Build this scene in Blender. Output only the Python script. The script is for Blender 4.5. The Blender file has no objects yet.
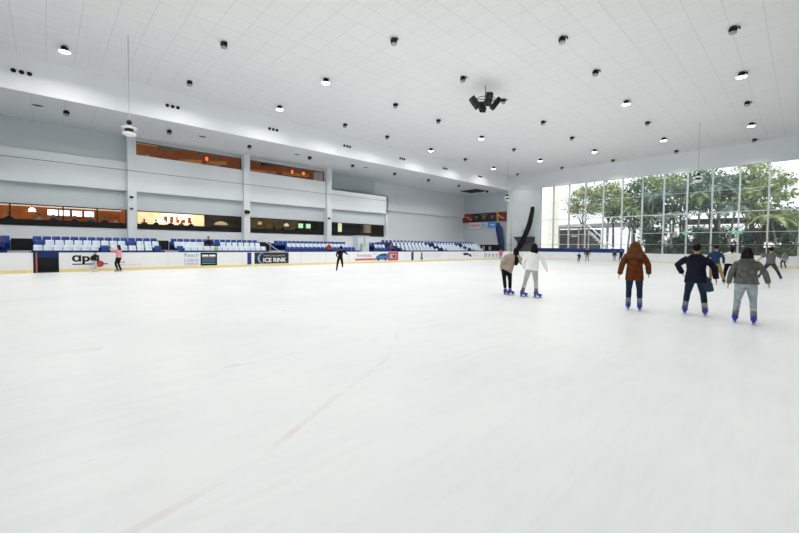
import bpy, bmesh, math, random
from mathutils import Vector, Matrix, Quaternion
random.seed(7)
S = bpy.context.scene
COL = S.collection
V = Vector
PI = math.pi
ORD = ['zeroth','first','second','third','fourth','fifth','sixth','seventh','eighth','ninth','tenth','eleventh','twelfth','thirteenth',
       'fourteenth','fifteenth','sixteenth','seventeenth','eighteenth','nineteenth','twentieth'] + \
      ['twenty-'+w for w in ('first','second','third','fourth','fifth','sixth','seventh','eighth','ninth')] + ['thirtieth'] + \
      ['thirty-'+w for w in ('first','second','third','fourth','fifth','sixth','seventh','eighth','ninth')]

# ------------------------------------------------------------------ materials
MATS = {}
def mat(name, col, rough=.5, spec=.5, metal=0, emit=0, ecol=None, var=.04, scale=6, bump=0, bscale=40, alpha=1):
    if name in MATS: return MATS[name]
    m = bpy.data.materials.new(name); m.use_nodes = True
    nt = m.node_tree; b = nt.nodes['Principled BSDF']
    b.inputs['Roughness'].default_value = rough
    b.inputs['Specular IOR Level'].default_value = spec
    b.inputs['Metallic'].default_value = metal
    tc = nt.nodes.new('ShaderNodeTexCoord')
    n = nt.nodes.new('ShaderNodeTexNoise'); n.inputs['Scale'].default_value = scale
    nt.links.new(tc.outputs['Object'], n.inputs['Vector'])
    r = nt.nodes.new('ShaderNodeValToRGB')
    r.color_ramp.elements[0].position = .3; r.color_ramp.elements[1].position = .7
    r.color_ramp.elements[0].color = tuple(max(0, c*(1-var)) for c in col)+(1,)
    r.color_ramp.elements[1].color = tuple(min(1, c*(1+var)) for c in col)+(1,)
    nt.links.new(n.outputs['Fac'], r.inputs['Fac']); nt.links.new(r.outputs['Color'], b.inputs['Base Color'])
    if emit:
        b.inputs['Emission Color'].default_value = tuple(ecol or col)+(1,)
        b.inputs['Emission Strength'].default_value = emit
    if bump:
        n2 = nt.nodes.new('ShaderNodeTexNoise'); n2.inputs['Scale'].default_value = bscale
        nt.links.new(tc.outputs['Object'], n2.inputs['Vector'])
        bp = nt.nodes.new('ShaderNodeBump'); bp.inputs['Strength'].default_value = bump; bp.inputs['Distance'].default_value = .02
        nt.links.new(n2.outputs['Fac'], bp.inputs['Height']); nt.links.new(bp.outputs['Normal'], b.inputs['Normal'])
    if alpha < 1: b.inputs['Alpha'].default_value = alpha
    MATS[name] = m
    return m

def tile_mat(name, col, line, bw, bh, mortar=.02, off=.5, rough=.8, axes='XY', shift=(0, 0), fine=False):
    m = bpy.data.materials.new(name); m.use_nodes = True
    nt = m.node_tree; b = nt.nodes['Principled BSDF']; b.inputs['Roughness'].default_value = rough
    b.inputs['Specular IOR Level'].default_value = .2
    tc = nt.nodes.new('ShaderNodeTexCoord')
    sp = nt.nodes.new('ShaderNodeSeparateXYZ'); cb = nt.nodes.new('ShaderNodeCombineXYZ')
    nt.links.new(tc.outputs['Object'], sp.inputs[0])
    nt.links.new(sp.outputs[axes[0]], cb.inputs['X']); nt.links.new(sp.outputs[axes[1]], cb.inputs['Y'])
    br = nt.nodes.new('ShaderNodeTexBrick'); br.offset = off
    br.inputs['Scale'].default_value = 1; br.inputs['Brick Width'].default_value = bw; br.inputs['Row Height'].default_value = bh
    br.inputs['Mortar Size'].default_value = mortar; br.inputs['Mortar Smooth'].default_value = .3
    br.inputs['Color1'].default_value = tuple(col)+(1,); br.inputs['Color2'].default_value = tuple(c*.985 for c in col)+(1,)
    br.inputs['Mortar'].default_value = tuple(line)+(1,)
    ad_ = nt.nodes.new('ShaderNodeVectorMath'); ad_.operation = 'ADD'; ad_.inputs[1].default_value = (shift[0]+127, shift[1]+127, 0)
    nt.links.new(cb.outputs[0], ad_.inputs[0])
    nt.links.new(ad_.outputs[0], br.inputs['Vector']); nt.links.new(br.outputs['Color'], b.inputs['Base Color'])
    if fine:
        b2 = nt.nodes.new('ShaderNodeTexBrick'); b2.offset = 0; b2.inputs['Scale'].default_value = 1
        b2.inputs['Brick Width'].default_value = bw/2; b2.inputs['Row Height'].default_value = bh/4; b2.inputs['Mortar Size'].default_value = .02; b2.inputs['Mortar Smooth'].default_value = 1
        b2.inputs['Color1'].default_value = (1, 1, 1, 1); b2.inputs['Color2'].default_value = (.985, .985, .985, 1); b2.inputs['Mortar'].default_value = (.95, .95, .95, 1)
        nt.links.new(ad_.outputs[0], b2.inputs['Vector'])
        mx = nt.nodes.new('ShaderNodeMix'); mx.data_type = 'RGBA'; mx.blend_type = 'MULTIPLY'; mx.inputs['Factor'].default_value = 1
        nt.links.new(br.outputs['Color'], mx.inputs['A']); nt.links.new(b2.outputs['Color'], mx.inputs['B']); nt.links.new(mx.outputs['Result'], b.inputs['Base Color'])
    return m

def ice_mat():
    m = bpy.data.materials.new('ice'); m.use_nodes = True
    nt = m.node_tree; b = nt.nodes['Principled BSDF']
    tc = nt.nodes.new('ShaderNodeTexCoord')
    n = nt.nodes.new('ShaderNodeTexNoise'); n.inputs['Scale'].default_value = .35; n.inputs['Detail'].default_value = 8
    nt.links.new(tc.outputs['Object'], n.inputs['Vector'])
    r = nt.nodes.new('ShaderNodeValToRGB')
    r.color_ramp.elements[0].position = .3; r.color_ramp.elements[0].color = (.835, .85, .86, 1)
    r.color_ramp.elements[1].position = .65; r.color_ramp.elements[1].color = (.90, .91, .915, 1)
    nt.links.new(n.outputs['Fac'], r.inputs['Fac'])
    # skate scratches: stretched noise, thin light/dark lines
    mp = nt.nodes.new('ShaderNodeMapping'); mp.inputs['Rotation'].default_value = (0, 0, .6); mp.inputs['Scale'].default_value = (4, .6, 1)
    nt.links.new(tc.outputs['Object'], mp.inputs['Vector'])
    n2 = nt.nodes.new('ShaderNodeTexNoise'); n2.inputs['Scale'].default_value = 1.2; n2.inputs['Detail'].default_value = 10; n2.inputs['Distortion'].default_value = 1.5
    nt.links.new(mp.outputs[0], n2.inputs['Vector'])
    r2 = nt.nodes.new('ShaderNodeValToRGB')
    r2.color_ramp.elements[0].position = .47; r2.color_ramp.elements[0].color = (1, 1, 1, 1)
    r2.color_ramp.elements[1].position = .62; r2.color_ramp.elements[1].color = (.975, .978, .98, 1)
    nt.links.new(n2.outputs['Fac'], r2.inputs['Fac'])
    mx = nt.nodes.new('ShaderNodeMix'); mx.data_type = 'RGBA'; mx.blend_type = 'MULTIPLY'; mx.inputs['Factor'].default_value = 1
    nt.links.new(r.outputs['Color'], mx.inputs['A']); nt.links.new(r2.outputs['Color'], mx.inputs['B'])
    nt.links.new(mx.outputs['Result'], b.inputs['Base Color'])
    rr = nt.nodes.new('ShaderNodeMapRange'); rr.inputs['To Min'].default_value = .22; rr.inputs['To Max'].default_value = .42
    nt.links.new(n2.outputs['Fac'], rr.inputs['Value']); nt.links.new(rr.outputs[0], b.inputs['Roughness'])
    b.inputs['Specular IOR Level'].default_value = .12
    bp = nt.nodes.new('ShaderNodeBump'); bp.inputs['Strength'].default_value = .05; bp.inputs['Distance'].default_value = .01
    nt.links.new(n2.outputs['Fac'], bp.inputs['Height']); nt.links.new(bp.outputs['Normal'], b.inputs['Normal'])
    return m

def glass_mat(name='window_glass', tint=(.97, .99, 1), refl=.05, veil=.03):
    m = bpy.data.materials.new(name); m.use_nodes = True
    nt = m.node_tree; nt.nodes.remove(nt.nodes['Principled BSDF']); out = nt.nodes['Material Output']
    t = nt.nodes.new('ShaderNodeBsdfTransparent'); t.inputs['Color'].default_value = tuple(tint)+(1,)
    g = nt.nodes.new('ShaderNodeBsdfGlossy'); g.inputs['Roughness'].default_value = .03
    lw = nt.nodes.new('ShaderNodeFresnel'); lw.inputs['IOR'].default_value = 1.4
    mu = nt.nodes.new('ShaderNodeMath'); mu.operation = 'MULTIPLY'; mu.inputs[1].default_value = refl*12
    nt.links.new(lw.outputs[0], mu.inputs[0])
    mx = nt.nodes.new('ShaderNodeMixShader'); nt.links.new(mu.outputs[0], mx.inputs[0])
    nt.links.new(t.outputs[0], mx.inputs[1]); nt.links.new(g.outputs[0], mx.inputs[2])
    d = nt.nodes.new('ShaderNodeBsdfTranslucent'); d.inputs['Color'].default_value = (1, 1, 1, 1); m2 = nt.nodes.new('ShaderNodeMixShader'); m2.inputs[0].default_value = veil  # translucent share puts a pale haze veil into the glass
    nt.links.new(mx.outputs[0], m2.inputs[1]); nt.links.new(d.outputs[0], m2.inputs[2]); nt.links.new(m2.outputs[0], out.inputs['Surface'])
    return m

def leaf_mat(name, c1, c2):
    m = bpy.data.materials.new(name); m.use_nodes = True
    nt = m.node_tree; b = nt.nodes['Principled BSDF']; b.inputs['Roughness'].default_value = .6
    tc = nt.nodes.new('ShaderNodeTexCoord'); n = nt.nodes.new('ShaderNodeTexNoise'); n.inputs['Scale'].default_value = 1.3
    nt.links.new(tc.outputs['Object'], n.inputs['Vector'])
    r = nt.nodes.new('ShaderNodeValToRGB'); r.color_ramp.elements[0].position = .35; r.color_ramp.elements[1].position = .65
    r.color_ramp.elements[0].color = tuple(c1)+(1,); r.color_ramp.elements[1].color = tuple(c2)+(1,)
    nt.links.new(n.outputs['Fac'], r.inputs['Fac']); nt.links.new(r.outputs['Color'], b.inputs['Base Color'])
    out = nt.nodes['Material Output']
    tr = nt.nodes.new('ShaderNodeBsdfTranslucent'); nt.links.new(r.outputs['Color'], tr.inputs['Color'])
    mx = nt.nodes.new('ShaderNodeMixShader'); mx.inputs[0].default_value = .3
    nt.links.new(b.outputs[0], mx.inputs[1]); nt.links.new(tr.outputs[0], mx.inputs[2]); nt.links.new(mx.outputs[0], out.inputs['Surface'])
    return m

M = dict(
 ice=ice_mat(), glass=glass_mat(), tint=glass_mat('cafe_glass', (.9, .9, .88), .03, 0),
 ceil=tile_mat('ceiling_tile', (.87, .88, .87), (.76, .775, .775), 1.27, 1.27, .022, 0, shift=(4.17, -.14), fine=True),
 soffit=tile_mat('soffit_panel', (.80, .82, .83), (.66, .69, .70), 8, 1.6, .02, 0),
 fascia=mat('fascia_paint', (.87, .895, .91), .85, .2, var=.01, scale=.3),
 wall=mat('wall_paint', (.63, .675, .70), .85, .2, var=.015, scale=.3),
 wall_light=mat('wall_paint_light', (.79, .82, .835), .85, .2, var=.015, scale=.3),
 wall_mid=mat('wall_paint_mid', (.78, .815, .835), .85, .2, var=.015, scale=.3),
 wall_dim=mat('wall_paint_dim', (.47, .51, .53), .85, .2, var=.015, scale=.3),
 column=mat('column_paint', (.78, .815, .83), .8, .2, var=.01),
 concrete=mat('concrete', (.45, .46, .47), .9, .2, var=.08, scale=3),
 rubber=mat('black_rubber', (.02, .022, .025), .8, .3),
 board=mat('board_white', (.86, .87, .87), .35, .4, var=.02, scale=1.5),
 yellow=mat('kick_yellow', (.87, .73, .34), .5, .4, var=.05),
 kick_pale=mat('kick_pale', (.82, .78, .62), .5), rail_w=mat('rail_white', (.85, .86, .88), .4),
 blue=mat('stand_blue', (.005, .032, .18), .5, .4, var=.1),
 blue_pad=mat('pad_blue', (.006, .035, .21), .5, .4, var=.08),
 seat_w=mat('seat_white', (.70, .78, .86), .4, .4, var=.02),
 seat_b=mat('seat_blue', (.004, .045, .26), .4, .4, var=.08),
 dark=mat('dark_metal', (.012, .013, .015), .45, .5),
 black=mat('matt_black', (.008, .008, .009), .6, .3),
 steel=mat('steel', (.55, .57, .6), .3, .5, 1),
 alu=mat('mullion_white', (.78, .82, .84), .45, .4, var=.02),
 white=mat('white_plastic', (.85, .86, .86), .4),
 lamp=mat('lamp_on', (1, 1, 1), .4, emit=9, ecol=(1, .98, .95)),
 lamp_off=mat('lamp_glass', (.45, .47, .49), .2, .6),
 green=mat('exit_green', (.03, .45, .25), .4, emit=.35, ecol=(.05, .75, .4)),
 red=mat('sign_red', (.62, .03, .03), .5), redsoft=mat('sign_red_soft', (.65, .12, .11), .5),
 teal=mat('sign_teal', (.01, .13, .19), .5), skyblue=mat('sign_sky', (.10, .34, .72), .5),
 cyan=mat('sign_cyan', (.12, .45, .55), .5), orange=mat('sign_orange', (.75, .25, .03), .5),
 grey=mat('sign_grey', (.45, .47, .5), .5), darkred=mat('banner_red', (.28, .03, .025), .6),
 bannerblk=mat('banner_dark', (.03, .025, .03), .6), tan=mat('banner_tan', (.35, .25, .14), .6),
 purple=mat('sign_violet', (.25, .22, .42), .5), pinkm=mat('sign_pink', (.75, .45, .48), .5),
 lime=mat('lime', (.28, .62, .06), .5),
)

# ------------------------------------------------------------------ geometry helpers
class G:
    def __init__(s): s.v = []; s.f = []; s.m = []; s.mats = []; s.cur = 0
    def use(s, m):
        if m not in s.mats: s.mats.append(m)
        s.cur = s.mats.index(m); return s
    def add(s, vs, fs):
        k = len(s.v); s.v += [tuple(x) for x in vs]
        for f in fs: s.f.append(tuple(i+k for i in f)); s.m.append(s.cur)
        return s
    def box(s, c, d, rot=None):
        x, y, z = (e/2 for e in d); R = rot or Matrix.Identity(3)
        vs = [V(c)+R @ V((a*x, b*y, e*z)) for a in (-1, 1) for b in (-1, 1) for e in (-1, 1)]
        return s.add(vs, [(0, 1, 3, 2), (4, 6, 7, 5), (0, 4, 5, 1), (2, 3, 7, 6), (0, 2, 6, 4), (1, 5, 7, 3)])
    def bx(s, x0, x1, y0, y1, z0, z1): return s.box(((x0+x1)/2, (y0+y1)/2, (z0+z1)/2), (abs(x1-x0), abs(y1-y0), abs(z1-z0)))
    def loft(s, pts, rx, ry=None, xax=None, n=12, cap=True, dome=False):
        pts = [V(p) for p in pts]; ry = ry or rx; rings = []; k = len(pts)
        if dome:   # rounded ends
            a = (pts[0]-pts[1]).normalized()*rx[0]; b = (pts[-1]-pts[-2]).normalized()*rx[-1]
            pts = [pts[0]+a*.85, pts[0]+a*.45]+pts+[pts[-1]+b*.45, pts[-1]+b*.85]
            rx = [rx[0]*.4, rx[0]*.85]+list(rx)+[rx[-1]*.85, rx[-1]*.4]; ry = [ry[0]*.4, ry[0]*.85]+list(ry)+[ry[-1]*.85, ry[-1]*.4]
        prev = None
        for i, p in enumerate(pts):
            t = (pts[min(i+1, len(pts)-1)]-pts[max(i-1, 0)]).normalized()
            if xax is not None: x = V(xax)-t*V(xax).dot(t)
            elif prev is not None: x = prev-t*prev.dot(t)
            else:
                h = V((1, 0, 0)) if abs(t.x) < .8 else V((0, 1, 0)); x = h-t*h.dot(t)
            x.normalize(); prev = x; y = t.cross(x)
            rings += [p+x*(math.cos(2*PI*j/n)*rx[i])+y*(math.sin(2*PI*j/n)*ry[i]) for j in range(n)]
        m = len(pts)
        fs = [(i*n+j, i*n+(j+1) % n, (i+1)*n+(j+1) % n, (i+1)*n+j) for i in range(m-1) for j in range(n)]
        if cap: fs += [tuple(range(n-1, -1, -1)), tuple((m-1)*n+j for j in range(n))]
        return s.add(rings, fs)
    def cyl(s, a, b, r, r2=None, n=12): return s.loft([a, b], [r, r if r2 is None else r2], n=n)
    def ell(s, c, r, rot=None, nu=12, nv=8):
        R = rot or Matrix.Identity(3); c = V(c); vs = [c+R @ V((0, 0, -r[2]))]
        for i in range(1, nv):
            a = -PI/2+PI*i/nv
            for j in range(nu):
                b = 2*PI*j/nu; vs.append(c+R @ V((r[0]*math.cos(a)*math.cos(b), r[1]*math.cos(a)*math.sin(b), r[2]*math.sin(a))))
        vs.append(c+R @ V((0, 0, r[2]))); L = len(vs)-1
        fs = [(0, 1+(j+1) % nu, 1+j) for j in range(nu)]
        for i in range(nv-2):
            for j in range(nu):
                a = 1+i*nu; fs.append((a+j, a+(j+1) % nu, a+nu+(j+1) % nu, a+nu+j))
        a = 1+(nv-2)*nu; fs += [(a+j, a+(j+1) % nu, L) for j in range(nu)]
        return s.add(vs, fs)
    def prism(s, poly, h0, h1, axis='z'):
        f = {'z': lambda a, b, h: (a, b, h), 'y': lambda a, b, h: (a, h, b), 'x': lambda a, b, h: (h, a, b)}[axis]
        n = len(poly); vs = [f(a, b, h0) for a, b in poly]+[f(a, b, h1) for a, b in poly]
        return s.add(vs, [tuple(range(n-1, -1, -1)), tuple(range(n, 2*n))]+[(i, (i+1) % n, n+(i+1) % n, n+i) for i in range(n)])
    def mesh(s, name):
        me = bpy.data.meshes.new(name); me.from_pydata(s.v, [], s.f)
        for m in s.mats: me.materials.append(m)
        if s.mats: me.polygons.foreach_set('material_index', s.m)
        bm = bmesh.new(); bm.from_mesh(me); bmesh.ops.recalc_face_normals(bm, faces=bm.faces); bm.to_mesh(me); bm.free()
        return me
    def build(s, name, m=None, parent=None, smooth=False, loc=None, bevel=0):
        if m is not None: s.mats = [m]; s.m = [0]*len(s.f)
        me = s.mesh(name)
        if smooth: me.polygons.foreach_set('use_smooth', [True]*len(me.polygons))
        o = bpy.data.objects.new(name, me); COL.objects.link(o)
        if parent: o.parent = parent
        if loc: o.location = loc
        if bevel:
            b = o.modifiers.new('bevel', 'BEVEL'); b.width = bevel; b.segments = 2; b.limit_method = 'ANGLE'
        return o

def tag(o, label=None, cat=None, group=None, kind=None):
    if label: o['label'] = label
    if cat: o['category'] = cat
    if group: o['group'] = group
    if kind: o['kind'] = kind
    return o
def thing(name, label, cat, loc=(0, 0, 0), rz=0, group=None):
    o = bpy.data.objects.new(name, None); COL.objects.link(o); o.location = loc; o.rotation_euler = (0, 0, rz)
    o.empty_display_size = .2
    return tag(o, label, cat, group)
def struct(g, name, m=None, **k): return tag(g.build(name, m, **k), kind='structure')
def dup(root, loc, rz=None, label=None, group=None):
    r = root.copy(); COL.objects.link(r); r.location = loc
    if rz is not None: r.rotation_euler = (0, 0, rz)
    if label: r['label'] = label
    if group: r['group'] = group
    for ch in list(root.children):
        c = ch.copy(); COL.objects.link(c); c.parent = r
        for g in list(ch.children):
            d = g.copy(); COL.objects.link(d); d.parent = c
    return r
def fuse(g, name, m, parent=None, voxel=.012, smooth=3, loc=None):
    """melt overlapping lofts into one continuous skin"""
    tmp = g.build('tmp', m)
    r = tmp.modifiers.new('r', 'REMESH'); r.mode = 'VOXEL'; r.voxel_size = voxel; r.adaptivity = 0
    s = tmp.modifiers.new('s', 'SMOOTH'); s.iterations = smooth; s.factor = .5
    dg = bpy.context.evaluated_depsgraph_get(); ev = tmp.evaluated_get(dg)
    me = bpy.data.meshes.new_from_object(ev, depsgraph=dg); me.name = name
    old = tmp.data; bpy.data.objects.remove(tmp); bpy.data.meshes.remove(old)
    me.materials.clear(); me.materials.append(m)
    me.polygons.foreach_set('use_smooth', [True]*len(me.polygons))
    o = bpy.data.objects.new(name, me); COL.objects.link(o)
    if parent: o.parent = parent
    if loc: o.location = loc
    return o
def text(txt, size, m, name, parent, origin, right, up, width=None, bold=0, align='LEFT'):
    cu = bpy.data.curves.new(name, 'FONT'); cu.body = txt; cu.size = size; cu.extrude = .004; cu.offset = bold; cu.align_x = align
    t = bpy.data.objects.new('t', cu); COL.objects.link(t)
    dg = bpy.context.evaluated_depsgraph_get(); me = bpy.data.meshes.new_from_object(t.evaluated_get(dg)); bpy.data.objects.remove(t)
    me.materials.clear(); me.materials.append(m)
    R = V(right).normalized(); U = V(up).normalized(); N = R.cross(U)
    sx = 1
    if width:
        xs = [v.co.x for v in me.vertices]; w = max(xs)-min(xs); sx = width/w
    for v in me.vertices: c = v.co.copy(); v.co = V(origin)+R*(c.x*sx)+U*c.y+N*c.z
    o = bpy.data.objects.new(name, me); COL.objects.link(o); o.parent = parent
    return o

# ------------------------------------------------------------------ camera, world, colour
YAW, F_, PITCH, ROLL, CY = math.radians(46.98545897), 377.951, math.radians(1.84829964), math.radians(.5867952), 258.5105
fw = V((-math.sin(YAW)*math.cos(PITCH), math.cos(YAW)*math.cos(PITCH), -math.sin(PITCH)))
rt = V((math.cos(YAW), math.sin(YAW), 0)); up = rt.cross(fw)
r2 = rt*math.cos(ROLL)+up*math.sin(ROLL); u2 = -rt*math.sin(ROLL)+up*math.cos(ROLL)
cd = bpy.data.cameras.new('camera'); cam = bpy.data.objects.new('camera', cd); COL.objects.link(cam)
EYE = 1.65
mw = Matrix((r2, u2, -fw)).transposed().to_4x4(); mw.translation = V((0, 0, EYE)); cam.matrix_world = mw
cd.sensor_width = 36; cd.sensor_fit = 'HORIZONTAL'; cd.lens = F_/799*36; cd.shift_y = (CY-266.5)/799; cd.clip_end = 400
S.camera = cam
S.view_settings.view_transform = 'Standard'; S.view_settings.look = 'None'; S.view_settings.exposure = 0
w = bpy.data.worlds.new('sky'); S.world = w; w.use_nodes = True; nt = w.node_tree
bg = nt.nodes['Background']
tc = nt.nodes.new('ShaderNodeTexCoord'); sx = nt.nodes.new('ShaderNodeSeparateXYZ'); nt.links.new(tc.outputs['Generated'], sx.inputs[0])
cr = nt.nodes.new('ShaderNodeValToRGB'); cr.color_ramp.elements[0].position = .48; cr.color_ramp.elements[0].color = (.75, .78, .8, 1)
cr.color_ramp.elements[1].position = .56; cr.color_ramp.elements[1].color = (.93, .97, 1, 1)
mr = nt.nodes.new('ShaderNodeMapRange'); mr.inputs['From Min'].default_value = -1; nt.links.new(sx.outputs['Z'], mr.inputs['Value'])
nt.links.new(mr.outputs[0], cr.inputs['Fac']); nt.links.new(cr.outputs['Color'], bg.inputs['Color'])
bg.inputs['Strength'].default_value = 1.45
S.cycles.max_bounces = 7; S.cycles.diffuse_bounces = 5; S.cycles.glossy_bounces = 3; S.cycles.transparent_max_bounces = 24
S.cycles.use_denoising = True; S.cycles.sample_clamp_indirect = 6
S.cycles.caustics_reflective = False; S.cycles.caustics_refractive = False
sd = bpy.data.lights.new('sun', 'SUN'); sd.energy = 4.5; sd.angle = .05; sd.color = (1, .97, .9)
so = bpy.data.objects.new('sun', sd); COL.objects.link(so)
so.rotation_euler = V((-.35, .45, -.95)).to_track_quat('-Z', 'Y').to_euler()

# ------------------------------------------------------------------ rink floor
XL, XR, YF, YN, RC = -28.5, 1.6, 52.5, -11.5, 8.2
def rink_outline(off=0, n=14):
    pts = []; r = RC+off
    for cx, cy, a0 in ((XR-RC, YF-RC, 0), (XL+RC, YF-RC, 90), (XL+RC, YN+RC, 180), (XR-RC, YN+RC, 270)):
        for i in range(n+1):
            a = math.radians(a0+90*i/n); pts.append((cx+r*math.cos(a), cy+r*math.sin(a)))
    return pts
struct(G().prism(rink_outline(.05), -.3, 0), 'floor', M['ice'])
struct(G().bx(-47, 16, -20, 55.5, -.5, -.02), 'floor_concourse', M['concrete'])
def pink_mat():
    m = bpy.data.materials.new('faded_pink_line'); m.use_nodes = True; nt = m.node_tree; b = nt.nodes['Principled BSDF']
    b.inputs['Base Color'].default_value = (.86, .52, .55, 1); b.inputs['Roughness'].default_value = .35
    tc = nt.nodes.new('ShaderNodeTexCoord'); n = nt.nodes.new('ShaderNodeTexNoise'); n.inputs['Scale'].default_value = 1.4; n.inputs['Detail'].default_value = 5
    nt.links.new(tc.outputs['Object'], n.inputs['Vector'])
    r = nt.nodes.new('ShaderNodeMapRange'); r.inputs['From Min'].default_value = .4; r.inputs['From Max'].default_value = .75; r.inputs['To Max'].default_value = .2
    nt.links.new(n.outputs['Fac'], r.inputs['Value']); nt.links.new(r.outputs[0], b.inputs['Alpha'])
    return m
def ribbon(pts, wd, z):
    g = G(); vs = []
    for i, p in enumerate(pts):
        a = V(pts[max(i-1, 0)]); b = V(pts[min(i+1, len(pts)-1)]); t = (b-a).normalized(); nn = V((-t.y, t.x))*wd/2
        vs += [(p[0]+nn.x, p[1]+nn.y, z), (p[0]-nn.x, p[1]-nn.y, z)]
    return g.add(vs, [(2*i, 2*i+1, 2*i+3, 2*i+2) for i in range(len(pts)-1)])
def spline(P, n=10):
    out = []
    for i in range(len(P)-1):
        p0, p1, p2, p3 = V(P[max(i-1, 0)]), V(P[i]), V(P[i+1]), V(P[min(i+2, len(P)-1)])
        for k in range(n):
            t = k/n; out.append(tuple(.5*((2*p1)+(p2-p0)*t+(2*p0-5*p1+4*p2-p3)*t*t+(3*p1-p0-3*p2+p3)*t**3)))
    return out+[tuple(P[-1])]
pk = pink_mat()
struct(ribbon(spline([(-5.6, 5.2), (-4.25, 3.78), (-3.4, 2.2), (-2.85, 1.2), (-2.6, .4), (-2.5, -.4)]), .07, .003), 'floor_marking', pk)
struct(ribbon(spline([(-7.62, -.1), (-7.54, .23), (-7.45, .6)]), .22, .003), 'floor_marking', pk)

# ------------------------------------------------------------------ rink boards
BH = 1.1
def ribwall(pts, z0, z1, th, g=None, outer=0):
    g = g or G(); n = len(pts); vs = []
    for i, p in enumerate(pts):
        a = V(pts[max(i-1, 0)]); b = V(pts[min(i+1, n-1)]); t = (b-a).normalized(); nn = V((t.y, -t.x))   # outward for CCW outline
        p0 = V(p)+nn*outer; p1 = V(p)+nn*(outer+th)
        vs += [(p0.x, p0.y, z0), (p0.x, p0.y, z1), (p1.x, p1.y, z1), (p1.x, p1.y, z0)]
    fs = [(4*i+a, 4*i+(a+1) % 4, 4*i+4+(a+1) % 4, 4*i+4+a) for i in range(n-1) for a in range(4)]
    fs += [(0, 1, 2, 3), tuple(4*(n-1)+a for a in (3, 2, 1, 0))]
    return g.add(vs, fs)
full = rink_outline()
GY0, GY1 = -.56, .48   # open gate in the left boards
i_l = next(i for i, p in enumerate(full) if p[0] < XL+.01 and p[1] < YF-RC+.01)
pathA = full[:i_l+1]+[(XL, GY1)]           # right corner -> far end -> left side down to the gate
pathA = [(XR, 20)]+pathA
pathB = [(XL, GY0)]+[p for p in full[i_l+1:] if True]
pathB = [(XL, GY0)]+full[i_l+1:]+[(XR, 20)]
bar = thing('rink_barrier', 'long white rink barrier with yellow kick strip curving round the whole ice', 'barrier')
for nm, z0, z1, th, ou, mm in (('panel', 0.0, BH-.03, .12, 0, M['board']), ('kick_plate', 0, .17, .02, -.02, M['yellow']), ('top_rail', BH-.03, BH, .16, -.02, M['rail_w'])):
    if nm == 'kick_plate':
        i0 = next(i for i, p in enumerate(pathA) if p[0] < -6.2); i1 = next(i for i, p in enumerate(pathA) if p[0] < -26)
        g = G(); ribwall(pathA[:i0], z0, z1, th, g, ou); ribwall(pathA[i1:], z0, z1, th, g, ou); ribwall(pathB, z0, z1, th, g, ou); g.build(nm, mm, bar)
        ribwall(pathA[i0-1:i1+1], z0, z1, th, G(), ou).build(nm, M['kick_pale'], bar); continue
    g = G(); ribwall(pathA, z0, z1, th, g, ou); ribwall(pathB, z0, z1, th, g, ou); g.build(nm, mm, bar)
g = G()
for y in [3.4+2.4*i for i in range(17)]:
    G().box((XL+.003, y, .64), (.012, .012, .9)).build('panel_joint', M['grey'], bar)
# blue stripes and markings on the barrier
def stripe(y0, y1, m, z0=.17, z1=1.07, nm='blue_stripe'): return G().bx(XL+.002, XL+.02, y0, y1, z0, z1).build(nm, m, bar)
stripe(10.98, 11.28, M['blue']); stripe(28.3, 28.62, M['blue'])
# open gateway
gt = thing('barrier_gateway', 'dark open gateway in the white barrier with black jambs', 'gate', (XL, -.04, 0))
G().bx(-.14, .02, -.52, -.44, 0, 1.1).build('jamb', M['rubber'], gt); G().bx(-.14, .02, .47, .52, 0, 1.1).build('jamb', M['rubber'], gt)
G().bx(-.14, 0, -.44, .47, 0, .06).build('threshold', M['rubber'], gt)
G().bx(-.02, .025, -.41, -.36, 0, 1.1).build('hinge_post', M['redsoft'], gt)
G().bx(-.95, -.9, -.7, .7, 0, .8).build('rubber_skirt', M['rubber'], gt); G().bx(-.98, -.9, -.7, .7, .8, 1.12).build('blue_panel', M['blue'], gt)
G().bx(-.9, .0, -.8, .8, -.02, .02).build('rubber_mat', M['rubber'], gt)

# --- adverts on the left boards (plane x = XL+.01, reading direction +Y)
AX = XL+.012
RGT, UPV = (0, 1, 0), (0, 0, 1)
def ad(name, label, cat='advert'): return thing(name, label, cat)
def bars(parent, name, m, rows, dash=.07, gap=.03, h=.05, seed=1):
    rnd = random.Random(seed); g = G()
    for (y0, y1, z) in rows:
        y = y0
        while y < y1:
            d = dash*rnd.uniform(.5, 1.4); g.bx(AX-.005, AX+.008, y, min(y+d, y1), z-h/2*rnd.uniform(.7, 1), z+h/2*rnd.uniform(.7, 1)); y += d+gap
    return g.build(name, m, parent)
a = ad('barrier_advert', 'white barrier advert with bold black apa lettering and red disc logo')
G().bx(AX-.01, AX-.004, .55, 6.2, .2, 1.06).build('backing', M['board'], a)
text('\u0251p\u0251', .60, M['black'], 'lettering', a, (AX, 1.02, .60), RGT, UPV, width=1.22, bold=.02)
G().bx(AX-.004, AX+.006, 1.05, 2.65, .40, .46).build('underline', M['black'], a)
def disc(parent, name, m, y, z, r, x=AX, n=28): return G().cyl((x-.004, y, z), (x+.012, y, z), r, n=n).build(name, m, parent)
disc(a, 'logo_ring', M['black'], 2.28, .43, .185); disc(a, 'logo_disc', M['red'], 2.28, .43, .155, AX+.004)
bars(a, 'lettering', M['dark'], [(2.98, 3.5, .50)], .08, .05, .06); bars(a, 'lettering', M['pinkm'], [(2.98, 4.3, .36)], .10, .08, .05, 4)
a = ad('barrier_advert', 'white barrier advert reading Reach in teal above two rows of dark letters')
G().bx(AX-.01, AX-.004, 6.25, 7.75, .2, 1.06).build('backing', M['board'], a)
text('Reach', .34, M['cyan'], 'lettering', a, (AX, 6.74, .80), RGT, UPV, width=.88, bold=.003)
G().bx(AX-.004, AX+.006, 6.72, 7.62, .70, .72).build('rule', M['pinkm'], a)
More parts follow.
